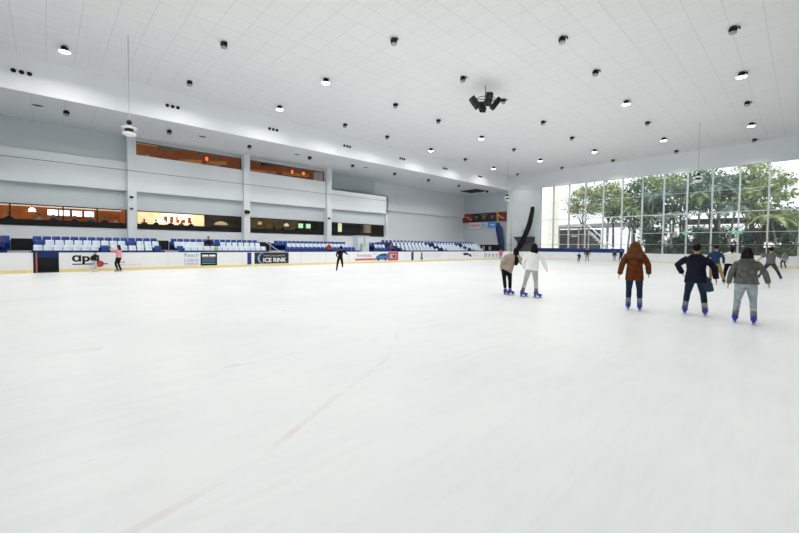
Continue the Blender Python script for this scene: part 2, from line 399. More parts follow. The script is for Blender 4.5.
text('LOANS', .26, M['purple'], 'lettering', a, (AX, 6.74, .46), RGT, UPV, width=.88); text('CHOICES', .22, M['purple'], 'lettering', a, (AX, 6.74, .23), RGT, UPV, width=.88)
a = ad('barrier_advert', 'black barrier sign with white heading boxes and teal block')
G().bx(AX-.01, AX, 7.76, 8.84, .17, 1.08).build('backing', M['black'], a)
for y0, y1 in ((7.86, 8.26), (8.32, 8.72)): G().bx(AX, AX+.006, y0, y1, .80, .93).build('white_box', M['white'], a)
G().bx(AX, AX+.006, 7.85, 8.74, .72, .765).build('red_rule', M['redsoft'], a)
G().bx(AX, AX+.006, 7.86, 8.72, .40, .68).build('teal_block', M['teal'], a); G().bx(AX, AX+.006, 7.86, 8.72, .30, .335).build('grey_rule', M['grey'], a)
a = ad('barrier_advert', 'black barrier sign reading ICE RINK in white with pale blue crescent')
G().bx(AX-.01, AX, 11.52, 14.3, .2, 1.08).build('backing', M['dark'], a)
text('ICE RINK', .44, M['white'], 'lettering', a, (AX+.002, 12.18, .33), RGT, UPV, width=1.9, bold=.014)
text('MACQUARIE', .17, M['grey'], 'lettering', a, (AX+.002, 12.22, .76), RGT, UPV, width=1.75)
g = G(); n = 16; vs = []
for i in range(n+1):
    t = math.radians(85+190*i/n); vs.append((AX+.006, 12.18+.42*math.cos(t), .62+.42*math.sin(t))); vs.append((AX+.006, 12.24+.36*math.cos(t)*.95, .62+.40*math.sin(t)))
g.add(vs, [(2*i, 2*i+1, 2*i+3, 2*i+2) for i in range(n)]).build('crescent', mat('crescent', (.25, .42, .72), .5), a)
a = ad('barrier_advert', 'white barrier advert with violet lettering, blue car and red blocks')
G().bx(AX-.01, AX-.004, 20.8, 26.45, .2, 1.08).build('backing', M['board'], a)
text('lovatts', .46, M['purple'], 'lettering', a, (AX, 21.15, .62), RGT, UPV, width=1.7)
bars(a, 'lettering', M['grey'], [(23.0, 23.6, .95), (23.0, 23.5, .84)], .09, .03, .04)
G().bx(AX-.004, AX+.004, 20.95, 23.4, .28, .46).build('red_band', M['redsoft'], a)
G().prism([(23.35, .38), (23.5, .66), (23.95, .88), (24.6, .95), (25.0, .9), (25.1, .32), (23.5, .3)], AX-.002, AX+.006, 'x').build('car_body', mat('car_blue', (.05, .17, .42), .4), a)
G().prism([(23.85, .7), (24.1, .86), (24.7, .88), (24.75, .7)], AX+.006, AX+.01, 'x').build('car_window', M['dark'], a)
for y in (23.75, 24.65): disc(a, 'car_wheel', M['black'], y, .34, .12, AX+.006)
G().bx(AX-.004, AX+.004, 25.0, 26.4, .22, 1.06).build('red_block', M['red'], a); G().bx(AX+.004, AX+.008, 25.25, 26.15, .42, .88).build('photo_panel', M['grey'], a)
G().bx(AX+.008, AX+.011, 25.6, 26.05, .48, .78).build('photo_dark', M['teal'], a)
a = ad('barrier_emblem', 'slim black upright emblem on the white barrier beside pale grey lettering', 'emblem')
g = G()
for z, wv in ((.93, .08), (.78, .12), (.6, .09), (.44, .14), (.3, .17)): g.bx(AX, AX+.008, 29.9-wv, 29.9+wv, z-.05, z+.06)
g.bx(AX, AX+.008, 29.86, 29.94, .25, 1).build('emblem', M['dark'], a)
bars(a, 'lettering', mat('pale_print', (.66, .69, .72)), [(30.4, 33.4, .85), (30.4, 33.2, .68), (30.4, 33.0, .52)], .16, .06, .06, 6)
a = ad('barrier_emblem', 'small dark animal shaped logo on the far white barrier', 'emblem')
G().prism([(37.2, .85), (37.5, .95), (38.1, .93), (38.5, .78), (38.8, .72), (38.95, .5), (38.7, .42), (38.4, .62), (37.9, .66), (37.6, .6), (37.25, .68)], AX, AX+.01, 'x').build('logo', M['dark'], a)
bars(a, 'lettering', M['grey'], [(39.4, 40.6, .62)], .15, .06, .05, 8)
# flower row follows the curved corner
a = ad('barrier_pattern', 'row of pinkish grey flower outlines on the curved far barrier', 'pattern'); g = G()
for k in range(5):
    y = 42.0+.86*k
    dx = 0 if y <= YF-RC else RC-math.sqrt(max(0, RC*RC-(y-(YF-RC))**2))
    g = G()
    for q in range(5):
        t = 2*PI*q/5+.3; g.cyl((AX+dx, y+.17*math.cos(t), .58+.17*math.sin(t)), (AX+dx+.03, y+.17*math.cos(t), .58+.17*math.sin(t)), .095, n=8)
    g.build('flower', mat('flower_grey', (.50, .42, .50)), a)
a = ad('barrier_advert', 'grey lettering strip on the far white barrier under the blue padding')
g = G(); rnd = random.Random(3); x = -24.9
g2 = G().bx(-25.3, -20.9, YF-.03, YF-.012, .5, .86); 
g2.build('backing', mat('pale_strip', (.62, .67, .74)), a)
while x < -21.2:
    d = rnd.uniform(.1, .26); g.bx(x, x+d, YF-.045, YF-.03, .58, .78); x += d+.07
g.build('lettering', mat('strip_print', (.30, .36, .50)), a)

# ------------------------------------------------------------------ building shell
ZC, ZS = 12.81, 10.63        # main ceiling, soffit
XF, XW, XREC, YE = -32.0, -38.5, -41.3, 54.0
XR2 = XW-.45       # recessed lower wall plane
struct(G().bx(XF, 16, -22, YE+.4, ZC, ZC+.3), 'ceiling', M['ceil'])
struct(G().bx(XR2-.25, XF-.12, -22, 24.4, ZS, ZS+.25).bx(XREC-.2, XF-.12, 24.4, YE, ZS, ZS+.25), 'ceiling_soffit', M['soffit'])
struct(G().bx(9, 9.3, -22, YE+.4, 0, ZC), 'wall_right', M['fascia'])
struct(G().bx(-47, 9.3, -22.3, -22, 0, ZC), 'wall_front', M['fascia'])
struct(G().bx(XF-.12, XF, -22, YE-.0, ZS, ZC), 'trim_1', M['fascia'])
struct(G().bx(XF, 16, YE-.06, YE+.4, ZS, ZC), 'trim_2', M['fascia'])
struct(G().bx(XF-.05, -27.1, YE, YE+.4, 0, ZS), 'wall_back', M['wall_light'])
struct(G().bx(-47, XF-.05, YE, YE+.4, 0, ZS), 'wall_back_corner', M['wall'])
struct(G().bx(XREC-.3, XREC, 33.65, YE, 0, ZS), 'wall_left_far', M['wall_mid'])
struct(G().bx(XREC-.02, XREC+.35, 33.65, YE, 6.75, 7.8), 'trim_3', M['wall_light'])
# left block with its windows
CY_ = [-23.6, -14.1, -4.6, 4.94, 14.4, 24.0]
XR2 = XW-.45       # recessed lower wall plane
g = G(); g.bx(XR2-.25, XR2, -22, 33.65, 0, 2.93); struct(g, 'wall_left_lower', M['wall_light'])
struct(G().bx(XR2-.25, XR2, -22, 33.65, 4.45, 6.3), 'wall_left', M['wall'])  # darker wall tone carries the shadow beneath the overhanging band
struct(G().bx(XR2-.1, XW, -22, 33.65, 6.03, 8.4), 'wall_left_band', M['wall_light'])
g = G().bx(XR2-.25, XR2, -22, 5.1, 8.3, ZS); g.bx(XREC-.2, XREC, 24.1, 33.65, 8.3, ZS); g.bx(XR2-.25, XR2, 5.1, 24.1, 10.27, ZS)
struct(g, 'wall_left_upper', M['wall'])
struct(G().bx(XR2-.25, XW, 5.1, 24.1, 8.4, 9.1), 'wall_left_sill', M['wall_light'])
struct(G().bx(XW-3, XW, 33.45, 33.65, 0, 8.4), 'wall_left_return', M['wall_light'])
struct(G().bx(XREC, XW, 24.6, 33.65, 8.3, 8.4), 'wall_left_ledge', M['wall_light'])
struct(G().bx(XREC, XR2, 24.3, 24.6, 8.3, ZS), 'wall_left_step', M['wall'])
for y in CY_:
    struct(G().bx(XW-.5, XW+.35, y, y+.6, 0, ZS), 'column', M['column'])
struct(G().bx(XF-.35, XF+.2, YE-.6, YE, 0, ZS+.1), 'column', M['column'])
tag(G().loft([(XW+.37, -20, 7.66), (XW+.37, 33.6, 7.66)], [.02, .02], n=6).build('wall_cable', M['dark']), 'thin dark cable running along the left wall across the columns', 'cable')

# ------------------------------------------------------------------ cafe behind the lower windows, plant room behind the slots
wood = mat('cafe_wood', (.30, .085, .02), .5, emit=.22, ecol=(.5, .13, .025), var=.6, scale=1.2)  # wood, cream, warm and dim surfaces glow in place of cafe lighting
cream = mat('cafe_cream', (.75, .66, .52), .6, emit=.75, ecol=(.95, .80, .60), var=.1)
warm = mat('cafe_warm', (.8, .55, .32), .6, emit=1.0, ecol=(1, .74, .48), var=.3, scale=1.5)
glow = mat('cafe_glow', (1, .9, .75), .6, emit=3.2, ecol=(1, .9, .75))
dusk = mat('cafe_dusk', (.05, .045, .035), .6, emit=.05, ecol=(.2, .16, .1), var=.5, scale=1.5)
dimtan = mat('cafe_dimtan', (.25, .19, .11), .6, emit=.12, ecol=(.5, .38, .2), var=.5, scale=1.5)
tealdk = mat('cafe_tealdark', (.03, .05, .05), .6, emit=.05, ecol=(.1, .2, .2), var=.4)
XB = -45.5
cf = [(-22, -4.4, wood, cream), (-4.4, 5.3, wood, cream), (5.3, 14.6, warm, cream), (14.6, 24.2, dimtan, dimtan), (24.2, 33.4, tealdk, dusk)]
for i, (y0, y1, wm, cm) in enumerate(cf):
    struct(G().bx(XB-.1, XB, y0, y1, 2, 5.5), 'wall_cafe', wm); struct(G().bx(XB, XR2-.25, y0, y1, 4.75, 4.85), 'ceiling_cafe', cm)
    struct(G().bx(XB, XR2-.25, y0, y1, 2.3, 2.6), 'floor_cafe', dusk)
for y, m_ in ((5.3, wood), (14.62, dusk), (24.14, dusk), (33.4, dusk), (-13, wood)):
    struct(G().bx(XB, XR2-.3, y-.05, y+.05, 2.3, 5), 'wall_partition', m_)
for n_, (y0, y1) in enumerate(((-13.3, -4.6), (-3.95, 4.94), (5.6, 14.4), (15.05, 24.0), (24.65, 33.3))):
    wn = thing('window_%d' % (n_+1), None, None, (XR2, 0, 0)); wn['kind'] = 'structure'
    g = G().bx(-.16, .05, y0, y1, 2.9, 2.98).bx(-.1, .05, y0, y1, 4.41, 4.48).bx(-.1, .05, y0, y0+.08, 2.9, 4.48).bx(-.1, .05, y1-.08, y1, 2.9, 4.48)
    g.bx(-.08, .03, y0, y1, 2.98, 3.36)
    if n_ == 1:
        for y in (-1.9, .95, 3.0): g.bx(-.09, .02, y-.04, y+.04, 2.9, 4.48)
    g.build('window_frame', M['black'], wn); G().bx(-.12, -.1, y0, y1, 2.9, 4.45).build('pane', M['tint'], wn)
# cafe contents
struct(G().bx(-40.4, -40.3, 11.35, 14.6, 2.6, 4.75), 'wall_cafe_screen', dusk)
def scr(y, wd, label, z=4.3, x=XB+.35):
    t = thing('wall_screen', label, 'screen', (x, y, z)); G().bx(-.05, 0, -wd/2-.05, wd/2+.05, -.3, .3).build('casing', M['black'], t)
    G().bx(0, .01, -wd/2, wd/2, -.24, .26).build('display', mat('screen_on', (.8, .85, 1), .4, emit=2.2, ecol=(.85, .9, 1)), t)
for y, k in ((.42, 'first'), (1.2, 'second'), (2.05, 'third'), (2.9, 'fourth')):
    scr(y, .68, k+' bright white wall screen from the left behind the cafe window')
def cafe_table(y, x, label):
    t = thing('cafe_table', label, 'table', (x, y, 2.6)); G().cyl((0, 0, .72), (0, 0, .76), .5, n=20).build('table_top', mat('table_pale', (.6, .55, .48), .4, emit=.2), t)  # table top glows faintly in place of cafe light falling on it
    G().cyl((0, 0, 0), (0, 0, .72), .05).build('leg', M['dark'], t); G().cyl((0, 0, 0), (0, 0, .04), .28, n=16).build('base', M['dark'], t)
def lamp_cafe(y, x, z, r, label, m=glow, kind='pendant'):
    t = thing('pendant_lamp', label, 'lamp', (x, y, z)); G().loft([(0, 0, -.15), (0, 0, .05), (0, 0, .18)], [r, r*.85, r*.3], n=20).build('lamp_shade', m, t)
    G().cyl((0, 0, .18), (0, 0, 4.75-z), .012, n=6).build('cord', M['dark'], t)
lamp_cafe(-.85, -43.5, 4.35, .24, 'white glowing pendant lamp above the tables at the left cafe window')
lamp_cafe(7.9, -42, 3.85, .5, 'round white glowing pendant lamp in the bright second cafe window')
lamp_cafe(9.6, -41.5, 4.2, .3, 'small bright lamp right of the round lamp in the cafe')
lamp_cafe(12.7, -39.7, 3.75, .62, 'wide beige lampshade in the dark part of the cafe', mat('beige_glow', (.6, .45, .25), .5, emit=.45, ecol=(.8, .6, .35)))
lamp_cafe(17.6, -42, 4.1, .25, 'dim amber lamp in the third cafe window', mat('amber', (.6, .45, .2), .5, emit=.6, ecol=(1, .75, .35)))
lamp_cafe(20.3, -41, 4.0, .3, 'pale lamp left of green glowing signs in cafe', mat('amber2', (.6, .5, .3), .5, emit=.9, ecol=(1, .85, .55)))
for y, lb in ((21.9, 'left green glowing menu sign inside third cafe window'), (22.9, 'right green glowing menu sign inside third cafe window')):
    t = thing('menu_sign', lb, 'sign', (-40.6, y, 3.95)); G().bx(-.05, 0, -.35, .35, -.32, .32).build('casing', M['dark'], t)
    G().bx(0, .01, -.3, .3, -.26, .26).build('display', mat('menu_green', (.3, .8, .45), .4, emit=1.1, ecol=(.55, 1, .65)), t)
t = thing('light_panel', 'tall pale yellow lit panel in the fourth cafe window', 'panel', (-40.6, 27.4, 2.6)); G().bx(-.1, 0, -.3, .3, 0, 1.95).build('frame', M['white'], t); G().bx(0, .02, -.27, .27, .8, 1.92).build('display', mat('pale_yellow', (.9, .9, .6), .4, emit=.9, ecol=(1, 1, .7)), t)
t = thing('display_cabinet', 'beige cabinet at the right end of the fourth cafe window', 'cabinet', (-40.8, 32.2, 2.6)); G().bx(-.4, 0, -.6, .45, 0, 2.1).build('body', mat('beige_cab', (.5, .42, .28), .6, emit=.25), t); G().bx(0, .02, -.5, .35, .9, 2.0).build('door', mat('cab_door', (.62, .54, .38), .5, emit=.3), t)  # cabinet emission stands in for interior light on its front
for k, (y, x) in enumerate(((-1.6, -41), (.9, -41.5), (3.4, -41), (7, -41.5), (9.4, -41), (17.5, -41.5), (20.5, -41.5))):
    cafe_table(y, x, 'pale round cafe table, %s from the left behind the windows' % ORD[k+1])
# counter glows in place of room light; glowing shelf added for bright pattern
t = thing('cafe_counter', 'bright cafe counter with added glowing shelf in the second window', 'counter', (-44, 10.1, 2.6)); G().bx(-.3, .3, -1.4, 1.4, 0, 1.1).build('body', cream, t); G().bx(-1.2, -.9, -1.4, 1.3, 1.3, 2.0).build('glow_shelf', glow, t)
for q in range(5): G().bx(-.9, -.8, -1.3+.55*q, -1.0+.55*q, 1.25, 1.9).build('jar_row', wood, t)
# upper slots
amb = mat('slot_amber', (.32, .15, .05), .6, emit=.20, ecol=(.6, .28, .08), var=.5, scale=.8)  # amber, tan and brown surfaces glow to imitate the orange room light
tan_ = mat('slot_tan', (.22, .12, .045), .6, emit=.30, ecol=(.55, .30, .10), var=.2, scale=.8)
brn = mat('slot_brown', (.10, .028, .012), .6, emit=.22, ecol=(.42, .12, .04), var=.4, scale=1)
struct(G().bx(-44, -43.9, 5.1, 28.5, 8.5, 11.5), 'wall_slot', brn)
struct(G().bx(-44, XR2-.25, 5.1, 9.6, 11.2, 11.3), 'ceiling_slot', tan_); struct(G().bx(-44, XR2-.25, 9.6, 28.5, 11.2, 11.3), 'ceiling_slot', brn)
for y, lb in ((8.3, 'dark duct box behind the left upper slot window'), (18.2, 'dark duct box behind the right upper slot window')):
    t = thing('air_duct', lb, 'duct', (-41, y, 10.5)); G().bx(-.8, .8, -.5, .5, 0, .6).build('duct_body', mat('duct_dark', (.05, .03, .02), .6), t); G().bx(-.85, .85, -.55, -.5, -.03, .63).build('flange', M['dark'], t)
for y, wdt, lb in ((11.4, .13, 'small orange lamp behind the left upper slot window'), (20.3, .14, 'left orange lamp behind the right upper slot window'), (21.7, .17, 'right orange lamp behind the right upper slot window')):
    t = thing('orange_lamp', lb, 'lamp', (-39.6, y, 9.9)); G().ell((0, 0, 0), (wdt, wdt, .2)).build('bulb', mat('orange_glow', (1, .2, .04), .4, emit=1.6, ecol=(1, .16, .03)), t, True)
    G().cyl((0, 0, .18), (0, 0, 1.3), .03, n=8).build('stem', M['dark'], t)
for y0, y1, y2 in ((9.6, 13.9, 0), (16, 23.5, 0)):
    t = thing('roof_beam', 'slanting %s beam behind the %s upper slot window' % (('tan', 'left') if y0 < 10 else ('brown', 'right')), 'beam', (-41.8, y0, 9.6))
    L_ = y1-y0; G().prism([(0, 0), (L_, .45), (L_, .75), (0, .3)], -.15, .15, 'x').build('beam', amb, t); G().bx(-.2, .2, L_*.45, L_*.55, -1, .5).build('strut', brn, t)
for n_, (y0, y1) in enumerate(((5.55, 14.4), (15.0, 24.0))):
    wn = thing('window_%d' % (n_+6), None, None, (XR2, 0, 0)); wn['kind'] = 'structure'
    G().bx(-.1, .1, y0, y1, 9.08, 9.13).bx(-.1, .06, y0, y0+.05, 9.1, 10.27).bx(-.1, .06, y1-.05, y1, 9.1, 10.27).bx(-.1, .06, y0, y1, 10.24, 10.3).build('window_frame', M['dark'], wn)
    G().bx(-.06, -.04, y0, y1, 9.1, 10.27).build('pane', M['tint'], wn)

# ------------------------------------------------------------------ end glazing
XG0, XG1 = -27.1, 8.6
wn = thing('window_8', None, None, (0, YE+.1, 0)); wn['kind'] = 'structure'
xs = [-25.2]+[-22.955+2.252*i for i in range(14)]
for x in xs:
    G().bx(x-.07, x+.07, -.06, .22, 0, ZS).build('mullion', M['alu'], wn)
for z, h in ((5.75, .10), (3.56, .06), (2.17, .07), (8.15, .035)):
    G().bx(XG0, XG1, .0, .12, z-h/2, z+h/2).build('transom', M['alu'], wn)
G().bx(XG0, XG1, .14, .16, 0, ZS).build('pane', M['glass'], wn)
G().bx(XG0, XG1, -.05, .25, 0, .5).build('window_sill', M['alu'], wn)
struct(G().bx(-38, -29.75, 62, 66, -.3, 17), 'wall_exterior_pier', tile_mat('cream_block', (.99, .95, .84), (.80, .78, .70), 2.0, .95, .03, 0, axes='XZ'))
# low blue padded wall and dark rail behind the far barrier
t = thing('padded_wall', 'low blue padded wall behind the far white barrier under the windows', 'wall pad', (0, 53.1, 0))
G().bx(-27.2, -15.5, -.2, .15, 1.12, 1.62).build('pad', M['blue_pad'], t); G().bx(-27.0, -15.6, -.1, .1, 0, 1.12).build('frame', M['dark'], t)
t = thing('handrail', 'thin black handrail with posts inside the right windows', 'railing', (0, 53.6, 0))
G().bx(-15.3, 6, -.03, .03, 2.1, 2.17).build('rail', M['black'], t)
for x in (-15.2, -11, -6.8, -2.6, 1.6, 5.8): G().bx(x-.03, x+.03, -.03, .03, 0, 2.1).build('post', M['black'], t)

# exit signs
def exit_sign(label, loc, rz, w_=.66, h_=.3):
    t = thing('exit_sign', label, 'sign', loc, rz)     # faces local -Y
    G().bx(-w_/2, w_/2, 0, .06, -h_/2, h_/2).build('casing', M['white'], t)
    G().bx(-w_/2+.02, w_/2-.02, -.01, 0, -h_/2+.02, h_/2-.02).build('green_face', M['green'], t)
    g = G(); k = h_
    g.bx(-w_*.36, -w_*.22, -.016, -.01, -k*.3, k*.3)                       # doorway
    g.prism([(w_*.12, -k*.28), (w_*.36, 0), (w_*.12, k*.28)], -.016, -.01, 'y').bx(-w_*.1, w_*.14, -.016, -.01, -k*.08, k*.08)   # arrow
    g.build('pictogram', M['white'], t)
    G().bx(-.02, .02, .01, .05, h_/2, h_/2+.5).build('hanger', M['dark'], t)
exit_sign('small green exit sign on the window mullion above the black coated skater', (-9.44, 53.8, 3.5), 0, .5, .34)
exit_sign('wide green exit sign in the window above the white topped skater', (-4.98, 53.8, 3.48), 0, .85, .32)
exit_sign('green exit sign on the far grey wall beside the black curved prop', (-29.85, 53.9, 4.25), 0, .55, .42)

# ------------------------------------------------------------------ ceiling lights
def make_light(lit):
    t = thing('ceiling_light', 'x', 'ceiling light')
    G().cyl((0, 0, 0), (0, 0, -.06), .13, n=16).build('mount', M['dark'], t)
    G().loft([(0, 0, -.03), (0, 0, -.07), (0, 0, -.19), (0, 0, -.23)], [.06, .17, .18, .10], n=16).build('ballast_housing', M['black'], t)
    w_ = .27 if lit else .17
    G().loft([(.0, 0, -.21), (0, 0, -.25), (0, 0, -.31)], [.10, .8*w_, w_], n=20, cap=False).build('reflector', M['white'] if lit else M['lamp_off'], t, True)
    G().loft([(0, 0, -.305), (0, 0, -.34), (0, 0, -.37)], [w_*.98, w_*.8, w_*.4], n=20).build('lens', M['lamp'] if lit else M['lamp_off'], t, True)
    G().loft([(.1, 0, -.06), (.24, .05, -.08), (.26, .08, -.18)], [.04, .04, .03], n=8).build('cable_loop', M['black'], t)
    return t
LE = 116
LIT, OFF = make_light(True), make_light(False)
LX = [-3.3, -9.7, -16.1, -22.6, -29.3]
LYs = [.9, 7.3, 13.8, 20.1, 25.3, 32.1, 38.7, 45.4, 52.1]
litset = {(4, 0), (3, 2), (4, 2), (0, 5), (0, 7), (1, 5), (1, 7), (3, 7), (3, 5), (4, 5), (2, 7), (4, 7)}
def area(loc, e, sz=.5, col=(1, .985, .96), spr=160):
    d = bpy.data.lights.new('lamp', 'AREA'); d.shape = 'DISK'; d.size = sz; d.energy = e; d.color = col; d.spread = math.radians(spr)
    o = bpy.data.objects.new('lamp', d); COL.objects.link(o); o.location = loc
used = {True: False, False: False}
for j, y in enumerate(LYs):
    for i, x in enumerate(LX):
        if (i, j) in ((0, 0), (1, 0), (2, 0), (0, 1), (1, 1), (0, 2), (1, 2), (3, 0), (2, 1), (0, 3)): 
            area((x, y, ZC-.7), LE, .5); continue
        lit = (i, j) in litset; x2 = (-2.8-.0375*(y-25.4), -9.1-.036*(y-20), -15.4-.036*(y-13.5), -22.2-.034*max(0, y-22), -29.05-.03*max(0, y-22))[i]
        lb = '%s round ceiling light, %s row from the window wall, %s from the right' % ('glowing white' if lit else 'black unlit', ORD[9-j], ORD[i+1])
        src = LIT if lit else OFF
        if used[lit]: dup(src, (x2, y, ZC), 0, lb, 'ceiling lights in a grid over the ice')
        else: src.location = (x2, y, ZC); tag(src, lb, None, 'ceiling lights in a grid over the ice'); used[lit] = True
        area((x2, y, ZC-.45), LE*(1, 1, 1, 1, .9, .8, .72, .68, .35)[j]*(1.3 if i == 4 and j < 8 else 1), .5, spr=115 if j == 8 else 160)
for j, y in enumerate((1.1, 7.2, 13.5, 19.6, 24.9, 31.2, 37.3, 43.8)):
    dup(OFF, (-34.5, y, ZS), 0, 'small round soffit light above the stands, %s from the left' % ORD[j+1], 'soffit lights above the stands')
    area((-34.5, y, ZS-.45), 90 if j < 5 else 190, .4)
for y in (-6, -12.5):
    for x in LX+[3.5]: area((x, y, ZC-.45), LE*(.75 if x < -14 else .35), .5)
for j, y in enumerate((-.3, 9.6, 18.2, 26.8)):
    t = thing('soffit_vent', 'thin dark oval vent in the soffit, %s from the left' % ORD[j+1], 'vent', (-34.5, y, ZS))
    G().ell((0, 0, -.02), (.12, .28, .05)).build('grille', M['dark'], t, True); G().ell((0, 0, 0), (.17, .34, .03)).build('rim', M['grey'], t, True)
for j, y in enumerate((-.95, 6.9, 14.6, 22.4, 30.1, 37.7, 45.4)):
    t = thing('air_nozzle_set', 'row of three round black air nozzles on the fascia, %s set from the left' % ORD[j+1], 'air vent', (XF, y, 11.73), 0, 'air nozzle sets along the fascia')
    for q in (-.34, 0, .34):
        G().loft([(-.02, q, 0), (.07, q, 0), (.09, q, 0)], [.12, .12, .10], n=18).build('nozzle', M['black'], t)
    G().bx(-.005, .015, -.5, .5, -.16, .16).build('mounting_plate', M['fascia'], t)
t = thing('soffit_hatch', 'open black square hatch in the soffit near the far corner', 'hatch', (-36.4, 50.0, ZS))
G().bx(-1.5, 1.5, -1.3, 1.3, -.06, .005).build('opening', M['black'], t)
g = G()
for a_, b_, c_, d_ in ((-1.6, 1.6, -1.4, -1.3), (-1.6, 1.6, 1.3, 1.4), (-1.6, -1.5, -1.3, 1.3), (1.5, 1.6, -1.3, 1.3)): g.bx(a_, b_, c_, d_, -.08, 0)
g.build('frame', M['dark'], t)
G().ell((1.9, 1.0, -.2), (.2, .2, .2)).build('dome_camera', M['dark'], t, True)

# hanging units on long cables
def pendant(x, y, z, label):
    t = thing('hanging_fixture', label, 'hanging fixture', (x, y, z))
    G().cyl((0, 0, .3), (0, 0, ZC-z), .018, n=6).build('cable', M['grey'], t)
    G().ell((0, 0, .33), (.13, .13, .13)).build('ball', M['black'], t, True)
    G().loft([(0, 0, -.02), (0, 0, .06), (0, 0, .14)], [.38, .33, .12], n=20).build('upper_disc', M['white'], t, True)
    G().loft([(0, 0, -.42), (0, 0, -.34), (0, 0, -.24), (0, 0, -.16)], [.12, .32, .30, .1], n=20).build('lower_disc', M['white'], t, True)
    G().cyl((0, 0, -.18), (0, 0, 0), .2, n=16).build('collar', M['dark'], t)
pendant(-25.07, 3.34, 7.85, 'white double disc fixture on a long cable over the left stands')
pendant(-26.21, 43.23, 8.0, 'white fixture on a thin cable before the far corner column')
pendant(-6.61, 42.03, 7.95, 'grey fixture on a thin cable in front of the right windows')

# loudspeaker cluster
t = thing('speaker_cluster', 'cluster of black loudspeakers hanging from the ceiling over the ice', 'loudspeakers', (-15.39, 22.32, 11.85), math.radians(52)); t.scale = (.86, .86, .86)
G().cyl((0, 0, -.1), (0, 0, (ZC-11.85)/.86), .03, n=8).build('drop_rod', M['dark'], t)
g = G(); n = 20
for i in range(n):
    a1, a2 = 2*PI*i/n, 2*PI*(i+1)/n; g.cyl((.75*math.cos(a1), .75*math.sin(a1), 0), (.75*math.cos(a2), .75*math.sin(a2), 0), .03, n=6)
for i in range(4):
    a1 = PI/2*i; g.cyl((0, 0, 0), (.75*math.cos(a1), .75*math.sin(a1), 0), .025, n=6)
g.build('hanging_ring', M['dark'], t)
for i in range(4):
    a1 = PI/2*i+math.radians(0); c = V((.85*math.cos(a1), .85*math.sin(a1), -.28))
    R = Matrix.Rotation(a1, 3, 'Z') @ Matrix.Rotation(math.radians(38), 3, 'Y')
    s_ = G().box(c, (.42, .5, 1.0), R).build('speaker_box', M['black'], t, bevel=.04)
    G().cyl(c+R @ V((.21, 0, .2)), c+R @ V((.225, 0, .2)), .17, n=18).build('speaker_cone', M['dark'], s_); G().cyl(c+R @ V((.21, 0, -.25)), c+R @ V((.225, 0, -.25)), .17, n=18).build('speaker_cone', M['dark'], s_)

# security cameras on columns
for y, z, s_, lb in ((14.6, 4.95, 1.6, 'black camera on the second column above the dark cafe window'), (24.15, 4.85, .9, 'small black camera on the third column'), (5.15, 5.5, .8, 'upper small black box camera on the first column'), (5.15, 4.55, .7, 'lower small black box camera on the first column')):
    t = thing('security_camera', lb, 'camera', (XW+.36, y, z)); G().box((.04, 0, 0), (.09, .12*s_, .2*s_)).build('bracket', M['dark'], t)
    G().loft([(.12, -.12*s_, -.02), (.18, .16*s_, -.05)], [.1*s_, .1*s_], n=12).build('housing', M['black'], t)

# ------------------------------------------------------------------ far wall signs and props
t = thing('hanging_banner', 'wide dark banner with red ends and small crests on the far wall', 'banner', (-36.9, 53.75, 6.65))
G().bx(-4.4, 4.15, -.05, .15, -.76, .72).build('backing', M['bannerblk'], t)
for x0, x1 in ((-4.4, -2.35), (2.3, 4.15)): G().bx(x0, x1, -.07, -.05, -.76, .72).build('red_panel', M['darkred'], t)
for cx in (-3.1, 3.2):
    g = G(); g.prism([(cx-.7, .2), (cx-.2, .25), (cx+.1, -.02), (cx+.6, -.25), (cx+.7, -.4), (cx+.05, -.18), (cx-.3, .1), (cx-.7, .08)], -.09, -.07, 'y').build('white_squiggle', M['pinkm'], t)
for cx, s_ in ((-1.55, .8), (0, 1), (1.6, .8)):
    g = G(); g.prism([(cx-.36*s_, .28*s_), (cx+.36*s_, .28*s_), (cx+.28*s_, -.1*s_), (cx, -.36*s_), (cx-.28*s_, -.1*s_)], -.08, -.05, 'y').build('crest', M['tan'], t)
    G().bx(cx-.16*s_, cx+.16*s_, -.1, -.08, -.1, .12).build('crest_centre', M['bannerblk'], t)
G().bx(-.8, .8, -.08, -.05, .4, .5).build('crest_scroll', M['tan'], t)
t = thing('wall_sign', 'long white wall sign with red lettering and blue right half under the banner', 'sign', (-37.1, 53.8, 5.35))
G().bx(-2.9, 2.9, -.02, .18, -.5, .5).build('backing', M['white'], t)
G().bx(.9, 2.9, -.04, -.02, -.5, .5).build('blue_panel', M['skyblue'], t); G().bx(-.55, .9, -.04, -.02, -.5, .5).build('grey_panel', mat('pale_panel', (.62, .68, .75)), t)
text('CRAIG', .62, M['red'], 'lettering', t, (-2.65, -.05, -.22), (1, 0, 0), UPV, width=2.0, bold=.01)
g = G(); [g.bx(x, x+.13, -.055, -.04, -.1, .12) for x in (-.3, -.12, .06, .24, .42)]; g.build('lettering', M['skyblue'], t)
g = G(); [g.bx(x, x+.14, -.055, -.04, -.08, .1) for x in (1.5, 1.7, 1.9, 2.1)]; g.build('lettering', M['white'], t)
# rolled blue banner with green pole
t = thing('furled_banner', 'furled dark blue cloth banner hanging from a green pole on the far wall', 'banner', (-33.55, 53.2, 0))
G().loft([(-.35, 0, 5.6), (-.1, 0, 4.6), (.15, 0, 3.4), (.35, 0, 2.2), (.4, 0, 1.0), (.4, 0, .02)], [.25, .62, .55, .5, .45, .4], [.15, .3, .3, .28, .25, .25], (1, 0, 0), 14).build('cloth', mat('banner_blue', (.006, .03, .13), .6, var=.3, scale=3), t, True)
G().cyl((-.35, 0, 5.4), (-.42, 0, 7.6), .07, n=10).build('pole', M['lime'], t); G().ell((-.42, 0, 7.7), (.12, .12, .12)).build('finial', M['lime'], t, True)
